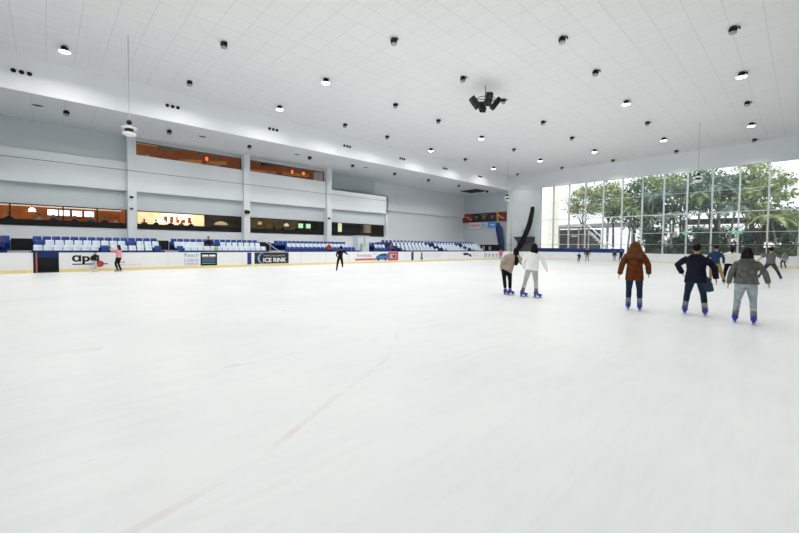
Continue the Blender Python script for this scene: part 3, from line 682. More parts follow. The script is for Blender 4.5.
# black curved blade prop
t = thing('curved_prop', 'tall black curved blade shaped prop leaning by the far wall', 'prop', (-28.95, 52.95, 0))
P = spline([(-1.9, 0, .4), (-1.15, 0, 1.5), (-.15, 0, 3.2), (.6, 0, 5.0), (1.0, 0, 6.7), (1.15, 0, 7.75)], 6); nP = len(P)
G().loft(P, [.36*math.sin(PI*min(1, .22+.60*(i/(nP-1))**1.1))+.06 for i in range(nP)], [.18]*nP, (1, 0, 0), 12).build('blade', M['black'], t, True)
G().box((-1.9, 0, .2), (.7, .5, .4)).build('base', M['dark'], t)
# dark booth with slanting canopy
t = thing('ticket_booth', 'dark grey booth with sloping canopy against the far wall', 'booth', (-29.4, 53.4, 0))
G().bx(-.9, 1.45, -.3, .5, 0, 2.6).build('body', mat('booth_grey', (.07, .08, .085), .7), t); G().prism([(-1.55, 3.3), (1.55, 3.3), (1.55, 2.6), (-.8, 2.5)], -.45, .5, 'y').build('canopy', mat('booth_canopy', (.045, .05, .055), .7), t)
t = thing('floor_scoreboard', 'low black scoreboard box with white digits behind the corner barrier', 'scoreboard', (-34.0, 51.8, 0))
G().bx(-2.2, 1.5, -.1, .3, .9, 2.05).build('casing', M['black'], t); G().bx(-1.9, 1.1, 0, .2, 0, .9).build('stand', M['dark'], t)
g = G()
for x in (-1.5, -.3):
    for z0 in (1.25, 1.5, 1.75): g.bx(x-.18, x+.18, -.12, -.1, z0-.03, z0+.03)
    for sx_ in (-.16, .16): g.bx(x+sx_-.03, x+sx_+.03, -.12, -.1, 1.25, 1.75)
g.build('digits', M['white'], t)

# ------------------------------------------------------------------ stands and seats
def make_seat(m):
    t = thing('stadium_seat', 'x', 'seat')    # faces +X, origin on the tread
    g = G(); n = 7; vs = []     # curved shell back
    for k, (z, dx) in enumerate(((.38, .03), (.46, -.01), (.66, -.05), (.80, -.08))):
        wd = (.33, .38, .38, .35)[k]
        for i in range(n):
            u = -1+2*i/(n-1); vs.append((dx+.05*u*u, u*wd/2, z))
    g.add(vs, [(k*n+i, k*n+i+1, (k+1)*n+i+1, (k+1)*n+i) for k in range(3) for i in range(n-1)])
    o = g.build('backrest', m, t, True); s = o.modifiers.new('s', 'SOLIDIFY'); s.thickness = .03
    G().prism([(.02, .36), (.40, .42), (.42, .38), (.38, .35), (.05, .31)], -.18, .18, 'y').build('seat_pan', m, t, bevel=.015)
    G().bx(.0, .06, -.03, .03, 0, .34).bx(.0, .3, -.03, .03, .3, .34).build('bracket', M['black'], t)
    return t
SW, SB = make_seat(M['seat_w']), make_seat(M['seat_b'])
seat_used = {SW: False, SB: False}; nseat = 0
def seats(x, z, y0, y1, col, label, pitch=.44):
    global nseat
    n = max(1, int(round((y1-y0)/pitch)))
    for k in range(n):
        y = y0+(k+.5)*(y1-y0)/n; src = SW if col == 'w' else SB; c = 'white' if col == 'w' else 'blue'
        lb = ('%s seat, %s from left, %s' % (c, ORD[k+1], label)) if n > 1 else '%s seat, %s' % (c, label)
        gp = '%s seats in the %s' % (c, label)
        if seat_used[src]: dup(src, (x, y, z), 0, lb, gp)
        else: src.location = (x, y, z); tag(src, lb, None, gp); seat_used[src] = True
        nseat += 1
RX = [-30.5, -31.4, -32.3]; RZ = [.72, 1.02, 1.25]
def stand(label, y0, y1, xs_, zs_, tread=.9, front=-29.9):
    t = thing('seating_stand', label, 'stand', (0, 0, 0))
    for i, (x, z) in enumerate(zip(xs_, zs_)):
        x1 = front if i == 0 else xs_[i-1]-.18
        G().bx(x-.18, x1, y0, y1, 0, z).build('tread', M['blue'], t)
    G().bx(front-.02, front+.04, y0, y1, .0, 1.2).build('front_panel', M['blue'], t)
    G().bx(xs_[-1]-.5, xs_[-1]-.18, y0, y1, 0, zs_[-1]+.55).build('back_panel', M['blue'], t)
stand('blue stepped stand with white seats behind the apa advert', -.65, 5.9, RX, RZ)
stand('blue stepped stand at the far left beside the dark passage', -6, -1.6, RX, RZ)
stand('blue stepped stand with white seats behind the Reach advert', 6.75, 13.3, RX, RZ)
stand('blue stepped stand behind the lone black clad skater', 14.7, 22.6, RX, RZ)
stand('short blue stand right of the entrance pier', 24.6, 27.4, RX, RZ)
A = 'stand behind apa advert'; B = 'stand behind Reach advert'; C_ = 'stand behind black skater'
seats(RX[2], RZ[2], -5, -1.6, 'b', 'rear row left of the dark passage')
seats(RX[1], RZ[1], -3.2, -1.7, 'b', 'middle row left of the dark passage')
seats(RX[2], RZ[2], -.65, 5.9, 'b', 'rear row of '+A)
seats(RX[1], RZ[1], -.62, -.1, 'b', 'left end of middle row of '+A)
seats(RX[1], RZ[1], -.1, 3.9, 'w', 'middle row of '+A); seats(RX[1], RZ[1], 3.95, 4.45, 'b', 'middle row of '+A)
seats(RX[1], RZ[1], 4.5, 5.85, 'w', 'right part of middle row of '+A)
seats(RX[0], RZ[0], -.6, 2.4, 'w', 'front row of '+A); seats(RX[0], RZ[0], 2.45, 2.95, 'b', 'front row of '+A); seats(RX[0], RZ[0], 3.0, 5.3, 'w', 'right part of front row of '+A)
seats(RX[0], RZ[0], 5.35, 5.85, 'b', 'right end of front row of '+A)
seats(RX[2], RZ[2], 6.75, 13.3, 'b', 'rear row of '+B)
seats(RX[1], RZ[1], 6.8, 8.8, 'w', 'middle row of '+B); seats(RX[1], RZ[1], 9.4, 9.9, 'b', 'middle row of '+B); seats(RX[1], RZ[1], 9.95, 13.2, 'w', 'right part of middle row of '+B)
seats(RX[0], RZ[0], 6.75, 7.2, 'b', 'left end of front row of '+B); seats(RX[0], RZ[0], 7.25, 13.3, 'w', 'front row of '+B)
seats(RX[2], RZ[2], 14.8, 22.5, 'b', 'rear row of '+C_); seats(RX[1], RZ[1], 15.6, 22.2, 'w', 'middle row of '+C_); seats(RX[0], RZ[0], 15.0, 22.4, 'b', 'front row of '+C_)
seats(RX[2], RZ[2], 24.9, 27.3, 'b', 'rear row right of the entrance pier'); seats(RX[1], RZ[1], 25.6, 27.1, 'w', 'middle row right of the entrance pier')
seats(RX[0], RZ[0], 24.8, 27.2, 'b', 'front row right of the entrance pier')
# far stand
FX = [-30.4-.75*k for k in range(5)]; FZ = [.62+.235*k for k in range(5)]
stand('large far stand with five rows of white seats and blue stair gaps', 28.0, 46.5, FX, FZ)
for r in range(5):
    rn = ORD[r+1]+' row of the far stand'
    if r == 4: seats(FX[4], FZ[4], 28.2, 46.3, 'b', 'top row of the far stand', .60); continue
    s1 = 28.6; seats(FX[r], FZ[r], 29.3, 34.8, 'w', rn+', first block', .60); seats(FX[r], FZ[r], 36.5, 40.8, 'w', rn+', second block', .60)
    seats(FX[r], FZ[r], 42.3, 44.3+.5*r, 'w', rn+', third block', .60)
print('SEATS', nseat)
# blue stair strips in the far stand
for y in (28.65, 35.7, 41.55):
    t = thing('stand_stair', 'dark blue stair between seat blocks of the far stand, %s' % {28.65: 'at its left end', 35.7: 'in the middle', 41.55: 'nearest the corner'}[y], 'stair', (0, y, 0))
    for r in range(4): G().bx(FX[r]-.2, FX[r]+.3, -.5, .5, FZ[r], FZ[r]+.62).build('step', M['blue'], t)
    G().bx(FX[0]-.1, FX[0]+.1, -.5, -.46, FZ[0], FZ[0]+.9).build('side_rail', M['dark'], t)
# passage openings between stands
for y0, y1, lb in ((-1.6, -.65, 'dark passage between stands at the far left'), (5.9, 6.75, 'dark passage between stands left of the Reach advert'), (13.3, 14.7, 'dark stair passage above the ICE RINK sign')):
    t = thing('stand_passage', lb, 'passage', (0, 0, 0)); G().bx(-33, -32.9, y0, y1, 0, 1.9).build('back_screen', M['rubber'], t)
    G().bx(-31.0, -30.0, y0, y1, 0, .95).build('lower_step', M['rubber'], t); G().bx(-32, -31.0, y0, y1, 0, 1.2).build('upper_step', M['concrete'] if y0 > 5 and y0 < 7 else M['rubber'], t)
    G().bx(-30.0, -29.95, y0, y1, .9, 1.2).build('edge_strip', M['grey'], t)
# entrance pier with exit sign
t = thing('entrance_pier', 'pale grey entrance pier between stands carrying an exit sign', 'pier', (-31, 23.6, 0))
G().bx(-.6, .3, -.68, .72, 0, 2.6).build('body', M['column'], t); G().bx(-.65, .35, -.73, .77, 2.62, 2.7).build('cap', M['wall'], t)
G().bx(.3, .34, -.45, -.15, .9, 1.9).build('side_slot', M['grey'], t)
t2 = thing('loudspeaker', 'small dark loudspeaker on a post above the entrance pier', 'loudspeaker', (-31, 23.6, 2.7)); G().cyl((0, 0, 0), (0, 0, .35), .03).build('post', M['dark'], t2); G().box((0, 0, .5), (.25, .3, .35)).build('cabinet', M['dark'], t2)
exit_sign('green exit sign on the pale grey pier between the stands', (-30.55, 23.65, 1.85), math.radians(90), .42, .34)
# stair hand rail near ICE RINK sign
t = thing('stair_handrail', 'slanting white handrail above the ICE RINK sign', 'railing', (0, 0, 0))
G().loft([(-29.8, 14.1, 1.15), (-31.2, 13.6, 1.9)], [.025, .025], n=8).build('rail', M['white'], t); G().cyl((-29.8, 14.1, 0), (-29.8, 14.1, 1.15), .025).build('post', M['white'], t)

# ------------------------------------------------------------------ people
def pm(name, col, **k): return mat(name, col, k.pop('rough', .85), k.pop('spec', .1), var=k.pop('var', .15), scale=k.pop('scale', 8), bump=.25, **k)
SKIN = mat('skin', (.55, .33, .24), .5, .3, var=.05); SKIN2 = mat('skin_tan', (.36, .20, .13), .5, .3, var=.05)
HBLK = pm('hair_black', (.012, .009, .008), rough=.7, spec=.1); HBRN = pm('hair_auburn', (.12, .042, .014), rough=.6); HDB = pm('hair_dark_brown', (.03, .018, .012), rough=.5)
BOOT = mat('skate_blue', (.012, .035, .33), .35, .5, var=.1); BOOTK = mat('skate_black', (.01, .01, .012), .4); BOOTW = mat('skate_white', (.8, .8, .8), .4)

def ik(a, b, l1, l2, hint):
    a, b = V(a), V(b); d = b-a; L = d.length
    if L > (l1+l2)*.995: b = a+d*((l1+l2)*.995/L); d = b-a; L = d.length
    x = (l1*l1-l2*l2+L*L)/(2*L); h = math.sqrt(max(0, l1*l1-x*x)); t = d/L
    hv = V(hint)-t*V(hint).dot(t)
    if hv.length < 1e-4: hv = V((0, 1, 0))
    return a+t*x+hv.normalized()*h, b

def person(label, x, y, H, rz=None, fL=(-.12, 0, 0), fR=(.12, 0, 0), hip=(0, 0), drop=.02, lean=(0, 0), yaw=0, hL=(-.12, .05, -.5), hR=(.12, .05, -.5), el=(.35, -.7, -.3),
           top='jacket', topm=None, hem=.0, flare=0, legm=None, leg_end=.12, hair='short', hairm=HBLK, skin=SKIN, skate=BOOT, face=0, wide=1, sleeve=1.0,
           sock=None, hood=None, fine=True, seat=None, z0=0, group=None, toe=(0, 0), headlean=(0, 0), scarf=None, cardigan=False, lwide=1):
    """local frame: +x person's right, +y forward. z0 = ground."""
    if rz is None: rz = math.atan2(y, x)-PI/2          # facing away from the photographer
    s = H/1.72; vox = .011 if fine else .022; sk = .075 if skate else .0
    n = 12 if fine else 10
    vz = lambda p: V(p)*s
    hipz = (.90-drop)+sk if seat is None else seat
    P = V((hip[0], hip[1], hipz)); C = P+V((lean[0]*.75, lean[1]*.75, .40)); N = P+V((lean[0], lean[1], .53 if abs(lean[0])+abs(lean[1]) < .15 else .50))
    ca, sa = math.cos(yaw), math.sin(yaw); X = V((ca, sa, 0))
    HC = N+V((lean[0]*.15+headlean[0], .015+lean[1]*.15+headlean[1], .155))
    legs = []; arms = []
    for side, f in ((-1, fL), (1, fR)):
        h = P+X*(.092*side)+V((0, 0, -.03)); an = V((f[0], f[1], .085+sk+(f[2] if len(f) > 2 else 0)))
        if seat is None: k, an2 = ik(h, an, .415, .395, (.06*side, 1, 0))
        else: k, an2 = ik(h, an, .44, .43, (.05*side, .6, .8))
        legs.append((h, k, an2))
    for side, hd in ((-1, hL), (1, hR)):
        sh = C+X*(.175*side)+V((0, 0, .075)); wr = sh+V(hd); e, w_ = ik(sh, wr, .285, .255, (el[0]*side, el[1], el[2])); arms.append((sh, e, w_))
    # ---- body: one continuous surface
    g = G(); up_ = (N-P).normalized()
    g.loft([vz(P-up_*.06), vz(P+up_*.05), vz(P+up_*.2), vz(C-up_*.05), vz(C+up_*.07), vz(N-up_*.03)], [.13*s, .15*s, .12*s, .15*s, .155*s, .06*s], [.10*s, .11*s, .09*s, .11*s, .10*s, .06*s], X, n)
    g.loft([vz(N-up_*.06), vz(N+(HC-N)*.5)], [.058*s, .052*s], n=n)
    for h, k, an in legs:
        g.loft([vz(h), vz(h.lerp(k, .5)), vz(k), vz(k.lerp(an, .3)), vz(an)], [.085*s, .072*s, .052*s, .055*s, .036*s], n=n, dome=True)
        g.loft([vz(an+V((0, -.03, -.03))), vz(an+V((0, .13, -.05)))], [.035*s, .03*s], n=8, dome=True)
    for (sh, e, w_), side in zip(arms, (-1, 1)):
        g.loft([vz(sh), vz(sh.lerp(e, .5)), vz(e), vz(e.lerp(w_, .35)), vz(w_)], [.05*s, .044*s, .036*s, .036*s, .024*s], n=n, dome=True)
        d = (w_-e).normalized(); sd_ = V((side, 0, 0))-d*V((side, 0, 0)).dot(d)
        fwd = V((0, 1, 0))-d*d.y; fwd = fwd.normalized() if fwd.length > .1 else V((1, 0, 0)); nrm = d.cross(fwd).normalized()
        pc = w_+d*.05
        g.loft([vz(w_-d*.01), vz(w_+d*.05), vz(w_+d*.085)], [.026*s, .040*s, .036*s], [.018*s, .016*s, .013*s], fwd, 8)
        if fine:
            for q, (o_, ln) in enumerate(((.028, .07), (.010, .08), (-.009, .074), (-.027, .058))):
                b0 = w_+d*.082+fwd*o_; cu = nrm*(-.016*side)
                g.loft([vz(b0), vz(b0+d*ln*.5+fwd*o_*.15), vz(b0+d*ln*.95+cu+fwd*o_*.2)], [.0095*s, .009*s, .007*s], n=6, dome=True)
            b0 = w_+d*.03+fwd*.035
            g.loft([vz(b0), vz(b0+fwd*.025+d*.03), vz(b0+fwd*.03+d*.058-nrm*.01*side)], [.012*s, .010*s, .008*s], n=6, dome=True)
        else: g.loft([vz(w_+d*.08), vz(w_+d*.15)], [.03*s, .022*s], [.013*s, .01*s], fwd, 8)
    # head
    ft = Matrix.Rotation(face, 3, 'Z'); hp = lambda a, b, c: vz(HC+ft @ V((a, b, c)))
    g.ell(hp(0, -.008, .02), (.077*s, .094*s, .10*s), ft); g.ell(hp(0, .018, -.05), (.056*s, .068*s, .062*s), ft)
    g.loft([hp(0, .088, .01), hp(0, .108, -.025)], [.010*s, .017*s], n=8, dome=True)
    for sd2 in (-1, 1): g.ell(hp(.078*sd2, -.005, -.01), (.012*s, .022*s, .032*s), ft)
    g.ell(hp(0, .083, -.06), (.024*s, .010*s, .009*s), ft)
    body = fuse(g, 'person', skin, None, .0085 if fine else .017, 2)
    body.location = (x, y, z0); body.rotation_euler = (0, 0, rz)
    tag(body, label, 'person', group)
    if fine or abs(face) > .5 or rz is not None:
        ge = G()
        for sd2 in (-1, 1): ge.ell(hp(.03*sd2, .086, .0), (.012*s, .007*s, .009*s), ft, 8, 6)
        ge.build('eyes', M['black'], body, True)
        G().ell(hp(0, .088, -.06), (.022*s, .007*s, .006*s), ft, 8, 6).build('lips', mat('lips', (.35, .10, .09), .5), body, True)
    # ---- hair
    gh = G()
    gh.ell(hp(0, -.03, .04), (.090*s, .098*s, .100*s), ft); gh.ell(hp(0, .035, .085), (.072*s, .06*s, .045*s), ft)
    if hair in ('long', 'big', 'pony', 'bob', 'bun'): gh.ell(hp(0, -.045, -.02), (.088*s, .075*s, .10*s), ft)
    if hair == 'long': gh.loft([hp(0, -.05, .05), hp(0, -.10, -.1), hp(.0, -.17, -.24), hp(.01, -.20, -.38), hp(0, -.20, -.50)], [.085*s, .11*s, .12*s, .10*s, .04*s], [.07*s, .06*s, .06*s, .05*s, .02*s], ft @ V((1, 0, 0)), 10)
    if hair == 'big':
        gh.loft([hp(0, -.04, .08), hp(0, -.08, -.06), hp(0, -.14, -.18), hp(0, -.16, -.30)], [.10*s, .15*s, .20*s, .15*s], [.08*s, .09*s, .08*s, .05*s], ft @ V((1, 0, 0)), 12)
    if hair == 'bob': gh.loft([hp(0, -.03, .04), hp(0, -.07, -.09), hp(0, -.10, -.22)], [.09*s, .12*s, .11*s], [.08*s, .07*s, .05*s], ft @ V((1, 0, 0)), 10)
    if hair == 'pony': gh.loft([hp(0, -.1, .06), hp(0, -.16, .0), hp(0, -.15, -.14), hp(0, -.13, -.28)], [.03*s, .045*s, .04*s, .015*s], n=8)
    if hair == 'bun': gh.ell(hp(0, -.09, .12), (.055*s, .055*s, .05*s))
    fuse(gh, 'hair', hairm, body, vox, 2)
    # ---- top
    W = wide
    if top:
        gj = G(); hz = P-up_*(hem) if hem > 0 else P-up_*(-.02-abs(hem)*0)
        lo = P-up_*max(hem, .02); thk = {'jacket': .018, 'coat': .03, 'tee': .008, 'poncho': .03, 'sweater': .014}[top]
        seq = [(lo, .165+flare, .13+flare*.6), (P+up_*.06, .158+flare*.5, .125+flare*.4), (P+up_*.2, .142+flare*.35, .112+flare*.2), (C-up_*.06, .165+flare*.1, .125), (C+up_*.06, .172, .112), (C+up_*.12, .125, .085), (N-up_*.01, .068, .066)]
        if top in ('coat', 'poncho', 'jacket') and hem <= .04: pass
        gj.loft([vz(a) for a, _, _ in seq], [(b*W+thk)*s for _, b, _ in seq], [(c+thk)*s for _, _, c in seq], X, 16)
        for (sh, e, w_) in arms:
            end = w_ if sleeve >= 1 else (sh.lerp(e, .8) if sleeve < .5 else e.lerp(w_, .5))
            if sleeve >= .5: pts = [sh+(C-sh)*.15, sh.lerp(e, .5), e, e.lerp(end, .5), end]; rr = [.060, .052, .045, .041, .035]
            else: pts = [sh+(C-sh)*.15, sh.lerp(e, .4), end]; rr = [.064, .06, .058]
            k_ = 1.5 if top == 'poncho' else 1
            gj.loft([vz(q) for q in pts], [(r*(k_ if i < 3 else 1)+thk*.8)*s for i, r in enumerate(rr)], n=12)
        if hood: pass
        elif top in ('jacket', 'coat'): gj.loft([vz(N-up_*.02), vz(N+up_*.05)], [.078*s, .07*s], [.075*s, .066*s], X, 12)
        fuse(gj, {'tee': 't_shirt', 'coat': 'coat', 'jacket': 'jacket', 'poncho': 'poncho', 'sweater': 'sweater'}[top], topm, body, vox, 3)
        if hood:
            gd = G(); a0 = N-up_*.02
            gd.ell(vz(a0+V((0, -.075, .0))), (.15*s, .085*s, .07*s)); gd.ell(vz(a0+V((0, -.1, -.07))), (.11*s, .06*s, .08*s))
            for sd2 in (-1, 1): gd.ell(vz(a0+V((.09*sd2, -.01, .0))), (.06*s, .09*s, .05*s))
            fuse(gd, 'hood', hood, body, vox, 3)
    # ---- trousers
    gl = G()
    gl.loft([vz(P-up_*.09), vz(P-up_*.02), vz(P+up_*.06), vz(P+up_*.12)], [.14*s*lwide, .165*s*lwide, .155*s*lwide, .13*s], [.11*s, .125*s, .115*s, .10*s], X, 14)
    for h, k, an in legs:
        e = k.lerp(an, 1-leg_end)
        gl.loft([vz(h), vz(h.lerp(k, .5)), vz(k), vz(k.lerp(an, .35)), vz(e)], [.098*s*lwide, .086*s*lwide, .066*s, .066*s, .052*s], n=12, dome=False)
        gl.ell(vz(h), (.1*s*lwide, .1*s*lwide, .1*s))
    fuse(gl, 'trousers', legm, body, vox, 2)
    if sock:
        for h, k, an in legs: G().loft([vz(k.lerp(an, .62)), vz(k.lerp(an, .75)), vz(an)], [.057*s, .060*s, .054*s], n=12).build('sock', sock, body, True)
    # ---- skates / shoes
    for (h, k, an), side, tt in zip(legs, (-1, 1), toe):
        R = Matrix.Rotation(-side*.18+tt, 3, 'Z'); f0 = lambda a, b, c: vz(an+R @ V((a, b, c)))
        gb = G()
        if skate:
            gb.loft([f0(0, -.01, .06), f0(0, -.005, .01), f0(0, -.02, -.04)], [.054*s, .058*s, .055*s], [.065*s, .068*s, .07*s], n=12, xax=R @ V((1, 0, 0)))
            gb.loft([f0(0, -.06, -.05), f0(0, .04, -.045), f0(0, .13, -.055), f0(0, .18, -.062)], [.048*s, .05*s, .05*s, .035*s], [.035*s, .04*s, .032*s, .02*s], xax=R @ V((1, 0, 0)), n=12)
        else: gb.loft([f0(0, -.06, -.045), f0(0, .04, -.04), f0(0, .13, -.055), f0(0, .18, -.06)], [.045*s, .048*s, .048*s, .035*s], [.045*s, .045*s, .03*s, .02*s], xax=R @ V((1, 0, 0)), n=12)
        b = fuse(gb, 'ice_skate' if skate else 'shoe', skate or BOOTK, body, .011 if fine else .02, 2)
        if skate:
            gq = G()
            bl = G(); RR = R
            bl.box(f0(0, .05, -.135), (.006*s if fine else .02, .30*s, .05*s), RR); bl.build('blade', M['steel'], b)
            for yy in (-.04, .12): gq.box(f0(0, yy, -.10), (.03*s, .06*s, .05*s), RR)
            gq.build('blade_holder', BOOT if skate is BOOT else M['white'], b)
            if fine:
                gs = G()
                for zz in (.02,): gs.loft([f0(0, -.004, zz), f0(0, -.004, zz+.018)], [.062*s, .062*s], [.072*s, .072*s], xax=R @ V((1, 0, 0)), n=12)
                gs.build('strap', mat('strap_grey', (.10, .12, .30)), b)
    return body

if True:
    denim = pm('denim_dark', (.02, .035, .07)); denimb = pm('denim_blue', (.018, .038, .065)); greyj = pm('jeans_grey', (.34, .40, .43), var=.2)
    # brown coat
    person('person with long auburn hair in a rust brown coat skating away', -3.08, 11.45, 1.80, fL=(-.12, .0, 0), fR=(.13, -.02, 0), hL=(-.15, .0, -.50), hR=(.13, .10, -.46), top='coat',
           topm=pm('coat_rust', (.115, .034, .010), var=.3), hem=.17, flare=.02, legm=denim, leg_end=.26, sock=pm('sock_grey', (.25, .23, .22)), hair='big', hairm=HBRN, hood=pm('fur_brown', (.16, .06, .025), var=.4, scale=40), drop=.03, wide=.95)
    # black coat man
    pb = person('person in a black coat and jeans skating with both arms held out', -1.84, 11.86, 1.80, fL=(-.19, .0, 0), fR=(.19, -.05, 0), el=(1, -.1, .1), hL=(-.10, .24, -.38), hR=(.20, .06, -.48), top='coat', topm=pm('coat_black', (.012, .014, .024)),
           hem=.12, flare=.03, legm=denimb, leg_end=.22, sock=pm('sock_beige', (.30, .27, .24)), hair='short', hairm=HBLK, hood=pm('hood_black', (.014, .016, .026)), drop=.08, lean=(0, .08), wide=1.02)
    s_ = 1.0
    fuse(G().loft([(.16, -.05, .95), (.24, -.08, .78), (.30, -.1, .62)], [.09, .10, .07], [.03, .025, .015], (1, 0, 0), 10), 'coat_tail', mat('tail_blue', (.012, .03, .06), .8), pb, .011, 2)
    # grey cardigan woman
    person('person in an olive grey striped cardigan and pale jeans in front of the right windows', -.87, 11.38, 1.66, fL=(-.17, .02, 0), fR=(.15, -.02, 0), hL=(-.13, .06, -.50), hR=(.19, .04, -.45), top='jacket', topm=pm('cardigan_grey', (.115, .125, .11), scale=14, var=.3),
           hem=.02, flare=.045, legm=greyj, leg_end=.2, sock=pm('sock_taupe', (.22, .19, .17)), hair='bob', hairm=HBLK, hood=pm('hood_grey', (.10, .11, .10)), drop=.03, wide=1.05, lwide=1.1)
    # pair
    person('person in a beige poncho with long black hair holding out a hand', -7.02, 11.72, 1.66, fL=(-.08, .05, 0), fR=(.08, -.04, 0), hip=(-.05, 0), lean=(.24, .12), hL=(-.20, -.05, -.42), hR=(.30, .08, -.40), top='poncho', topm=pm('poncho_beige', (.40, .33, .27)), hem=.06, flare=.03,
           legm=pm('leggings_black', (.012, .011, .012)), leg_end=.18, hair='long', drop=.06, toe=(-.8, -.8), headlean=(.04, .03))
    person('person in a white coat and pale trousers beside the beige poncho', -6.11, 11.72, 1.76, fL=(-.30, .04, 0), fR=(.12, -.05, 0), hip=(-.03, 0), lean=(.06, .04), hL=(-.12, .2, -.40), hR=(.22, .08, -.46), top='coat', topm=pm('coat_white', (.90, .89, .86), var=.04), hem=.05, flare=.035,
           legm=pm('trousers_stone', (.50, .49, .47), var=.06), leg_end=.14, hair='bob', drop=.04, toe=(-1.2, -1.2), wide=.98, sock=pm('sock_dark', (.2, .16, .14)))
    # middle group
    person('person in a navy sweater and khaki trousers behind the black coat', -2.98, 23.9, 1.88, fL=(-.15, .05, 0), fR=(.32, -.15, 0), lean=(.02, .05), hL=(-.1, .15, -.45), hR=(.1, .15, -.45), top='sweater', topm=pm('sweater_navy', (.02, .05, .11)), legm=pm('chino_khaki', (.33, .22, .10)), drop=.08, skate=BOOTK, leg_end=.1)
    person('person in a white top and black leggings with a ponytail', -2.50, 24.6, 1.84, fL=(-.20, .05, 0), fR=(.22, -.05, 0), lean=(.06, .12), hL=(-.3, .2, -.25), hR=(.36, .15, -.18), top='sweater', topm=pm('top_white', (.78, .76, .72), var=.05), legm=pm('legging_blk', (.01, .01, .012)), hair='pony', drop=.08, skate=BOOTK, wide=1.05, hem=.0)
    person('person in a grey t-shirt skating with legs spread wide', -1.28, 29.5, 1.86, fL=(-.42, .1, 0), fR=(.38, -.1, 0), lean=(.0, .10), hL=(-.34, .1, -.36), hR=(.40, .15, -.36), top='tee', topm=pm('tee_grey', (.13, .145, .14)), sleeve=.3, legm=pm('trouser_slate', (.045, .06, .075)), drop=.14, skate=BOOTK, wide=1.1)
    person('small person in a grey top standing near the right barrier', -1.25, 48.8, 1.55, rz=math.radians(150), fL=(-.15, 0, 0), fR=(.2, 0, 0), top='jacket', topm=pm('jk_grey', (.2, .21, .22)), legm=denim, skate=BOOTK, fine=False, drop=.06)
    # black skater
    person('person all in black skating on one leg near the barrier', -20.36, 13.54, 1.62, fL=(-.02, 0.0, 0), fR=(.36, -.25, .24), hip=(.2, 0), lean=(.06, .06), hL=(-.08, .22, -.38), hR=(.26, .15, -.22), top='sweater', topm=pm('blk_top', (.012, .012, .014)), legm=pm('blk_leg', (.01, .01, .012)), skate=BOOTK, drop=.05, leg_end=.05, hair='bun')
    # far kids and pairs
    person('child in dark clothes beside a taller skater before the blue padding', -17.0, 43.0, 1.15, rz=math.radians(170), fL=(-.1, 0, 0), fR=(.12, .1, 0), top='jacket', topm=pm('jk_blk', (.03, .03, .04)), legm=pm('leg_blk', (.02, .02, .025)), skate=BOOTW, fine=False, hR=(.25, .1, -.3))
    person('taller fair haired skater in black top and shorts by a child', -16.57, 44.14, 1.72, fL=(-.12, 0, 0), fR=(.12, 0, 0), top='jacket', topm=pm('jk_blk2', (.03, .03, .035)), legm=pm('leg_grey', (.3, .3, .32)), hair='bob', hairm=pm('hair_fair', (.35, .22, .10)), skate=BOOTW, fine=False)
    person('left dark clad skater of the pair behind the brown coat', -15.9, 50.9, 1.35, rz=math.radians(200), fL=(-.1, 0, 0), fR=(.15, .1, 0), top='jacket', topm=pm('jk_navy', (.02, .03, .06)), legm=pm('leg_grey2', (.25, .26, .3)), skate=BOOTW, fine=False)
    person('right dark clad skater of the pair behind the brown coat', -15.2, 51.0, 1.5, rz=math.radians(150), fL=(-.15, 0, 0), fR=(.15, .1, 0), top='jacket', topm=pm('jk_navy2', (.015, .02, .045)), legm=pm('leg_blk3', (.02, .02, .03)), skate=BOOTW, fine=False)
    person('child in a pink jacket in front of the flower patterned barrier', -26.0, 41.6, 1.40, rz=math.radians(200), fL=(-.12, 0, 0), fR=(.12, .05, 0), top='jacket', topm=pm('jk_pink', (.62, .12, .22)), legm=pm('leg_mauve', (.28, .2, .3)), skate=BOOTW, fine=False)
    person('small child in a blue suit between the two nearest paired skaters', -24.2, 44.9, .95, rz=math.radians(190), fL=(-.12, 0, 0), fR=(.14, .05, 0), top='jacket', topm=pm('jk_blue', (.02, .06, .30)), legm=pm('leg_blue', (.02, .05, .2)), skate=BOOTK, fine=False, hL=(-.25, .1, -.2))
    # pink photographer by the apa advert
    person('person in a pink jacket and black trousers by the apa advert', -27.2, 3.05, 1.52, rz=math.radians(137), fL=(-.13, 0, 0), fR=(.15, 0, 0), hL=(-.08, .35, .05), hR=(-.05, .38, .02), top='jacket', topm=pm('jk_rose', (.78, .30, .33), var=.08), legm=pm('leg_blk4', (.012, .012, .014)), skate=BOOTK, hair='bob', hairm=HDB, leg_end=.05, drop=.02)
    # person leaning over the boards
    person('child in a dark jacket standing before the apa lettering on the barrier', -28.0, 1.98, 1.18, rz=math.radians(-20), lean=(.05, .10), fL=(-.1, 0, 0), fR=(.1, 0, 0), top='jacket', topm=pm('jk_leather', (.022, .02, .022)), legm=pm('leg_pale', (.5, .5, .52)), skate=BOOTW, hair='short', fine=False, hL=(-.2, .15, -.3), hR=(.1, .2, -.25))
    # spectators in the stands
    def seated(lb, x, y, z, tm, hm=HBLK, rz=-PI/2, H=1.65, legm=denim, hair='short', group=None):
        return person(lb, x, y, H, rz=rz, seat=.50, z0=z, fL=(-.12, .42, 0), fR=(.12, .42, 0), hL=(-.02, .3, -.28), hR=(.02, .3, -.28), top='jacket', topm=tm, legm=legm, hair=hair, hairm=hm, skate=None, fine=False, lean=(0, .04), group=group)
    seated('dark clothed spectator sitting among white seats above the black teal sign', RX[1]+.2, 9.05, RZ[1]-.02, pm('sp_blk', (.02, .02, .025)))
    seated('spectator with a rust red jacket at the left edge of the stands', RX[1]+.2, -2.15, RZ[1]-.02, pm('sp_rust', (.22, .05, .03)), HDB)
    seated('spectator in a red and black jacket behind the lone black skater', -30.1, 19.1, .72, pm('sp_red', (.40, .06, .05)), HBLK)
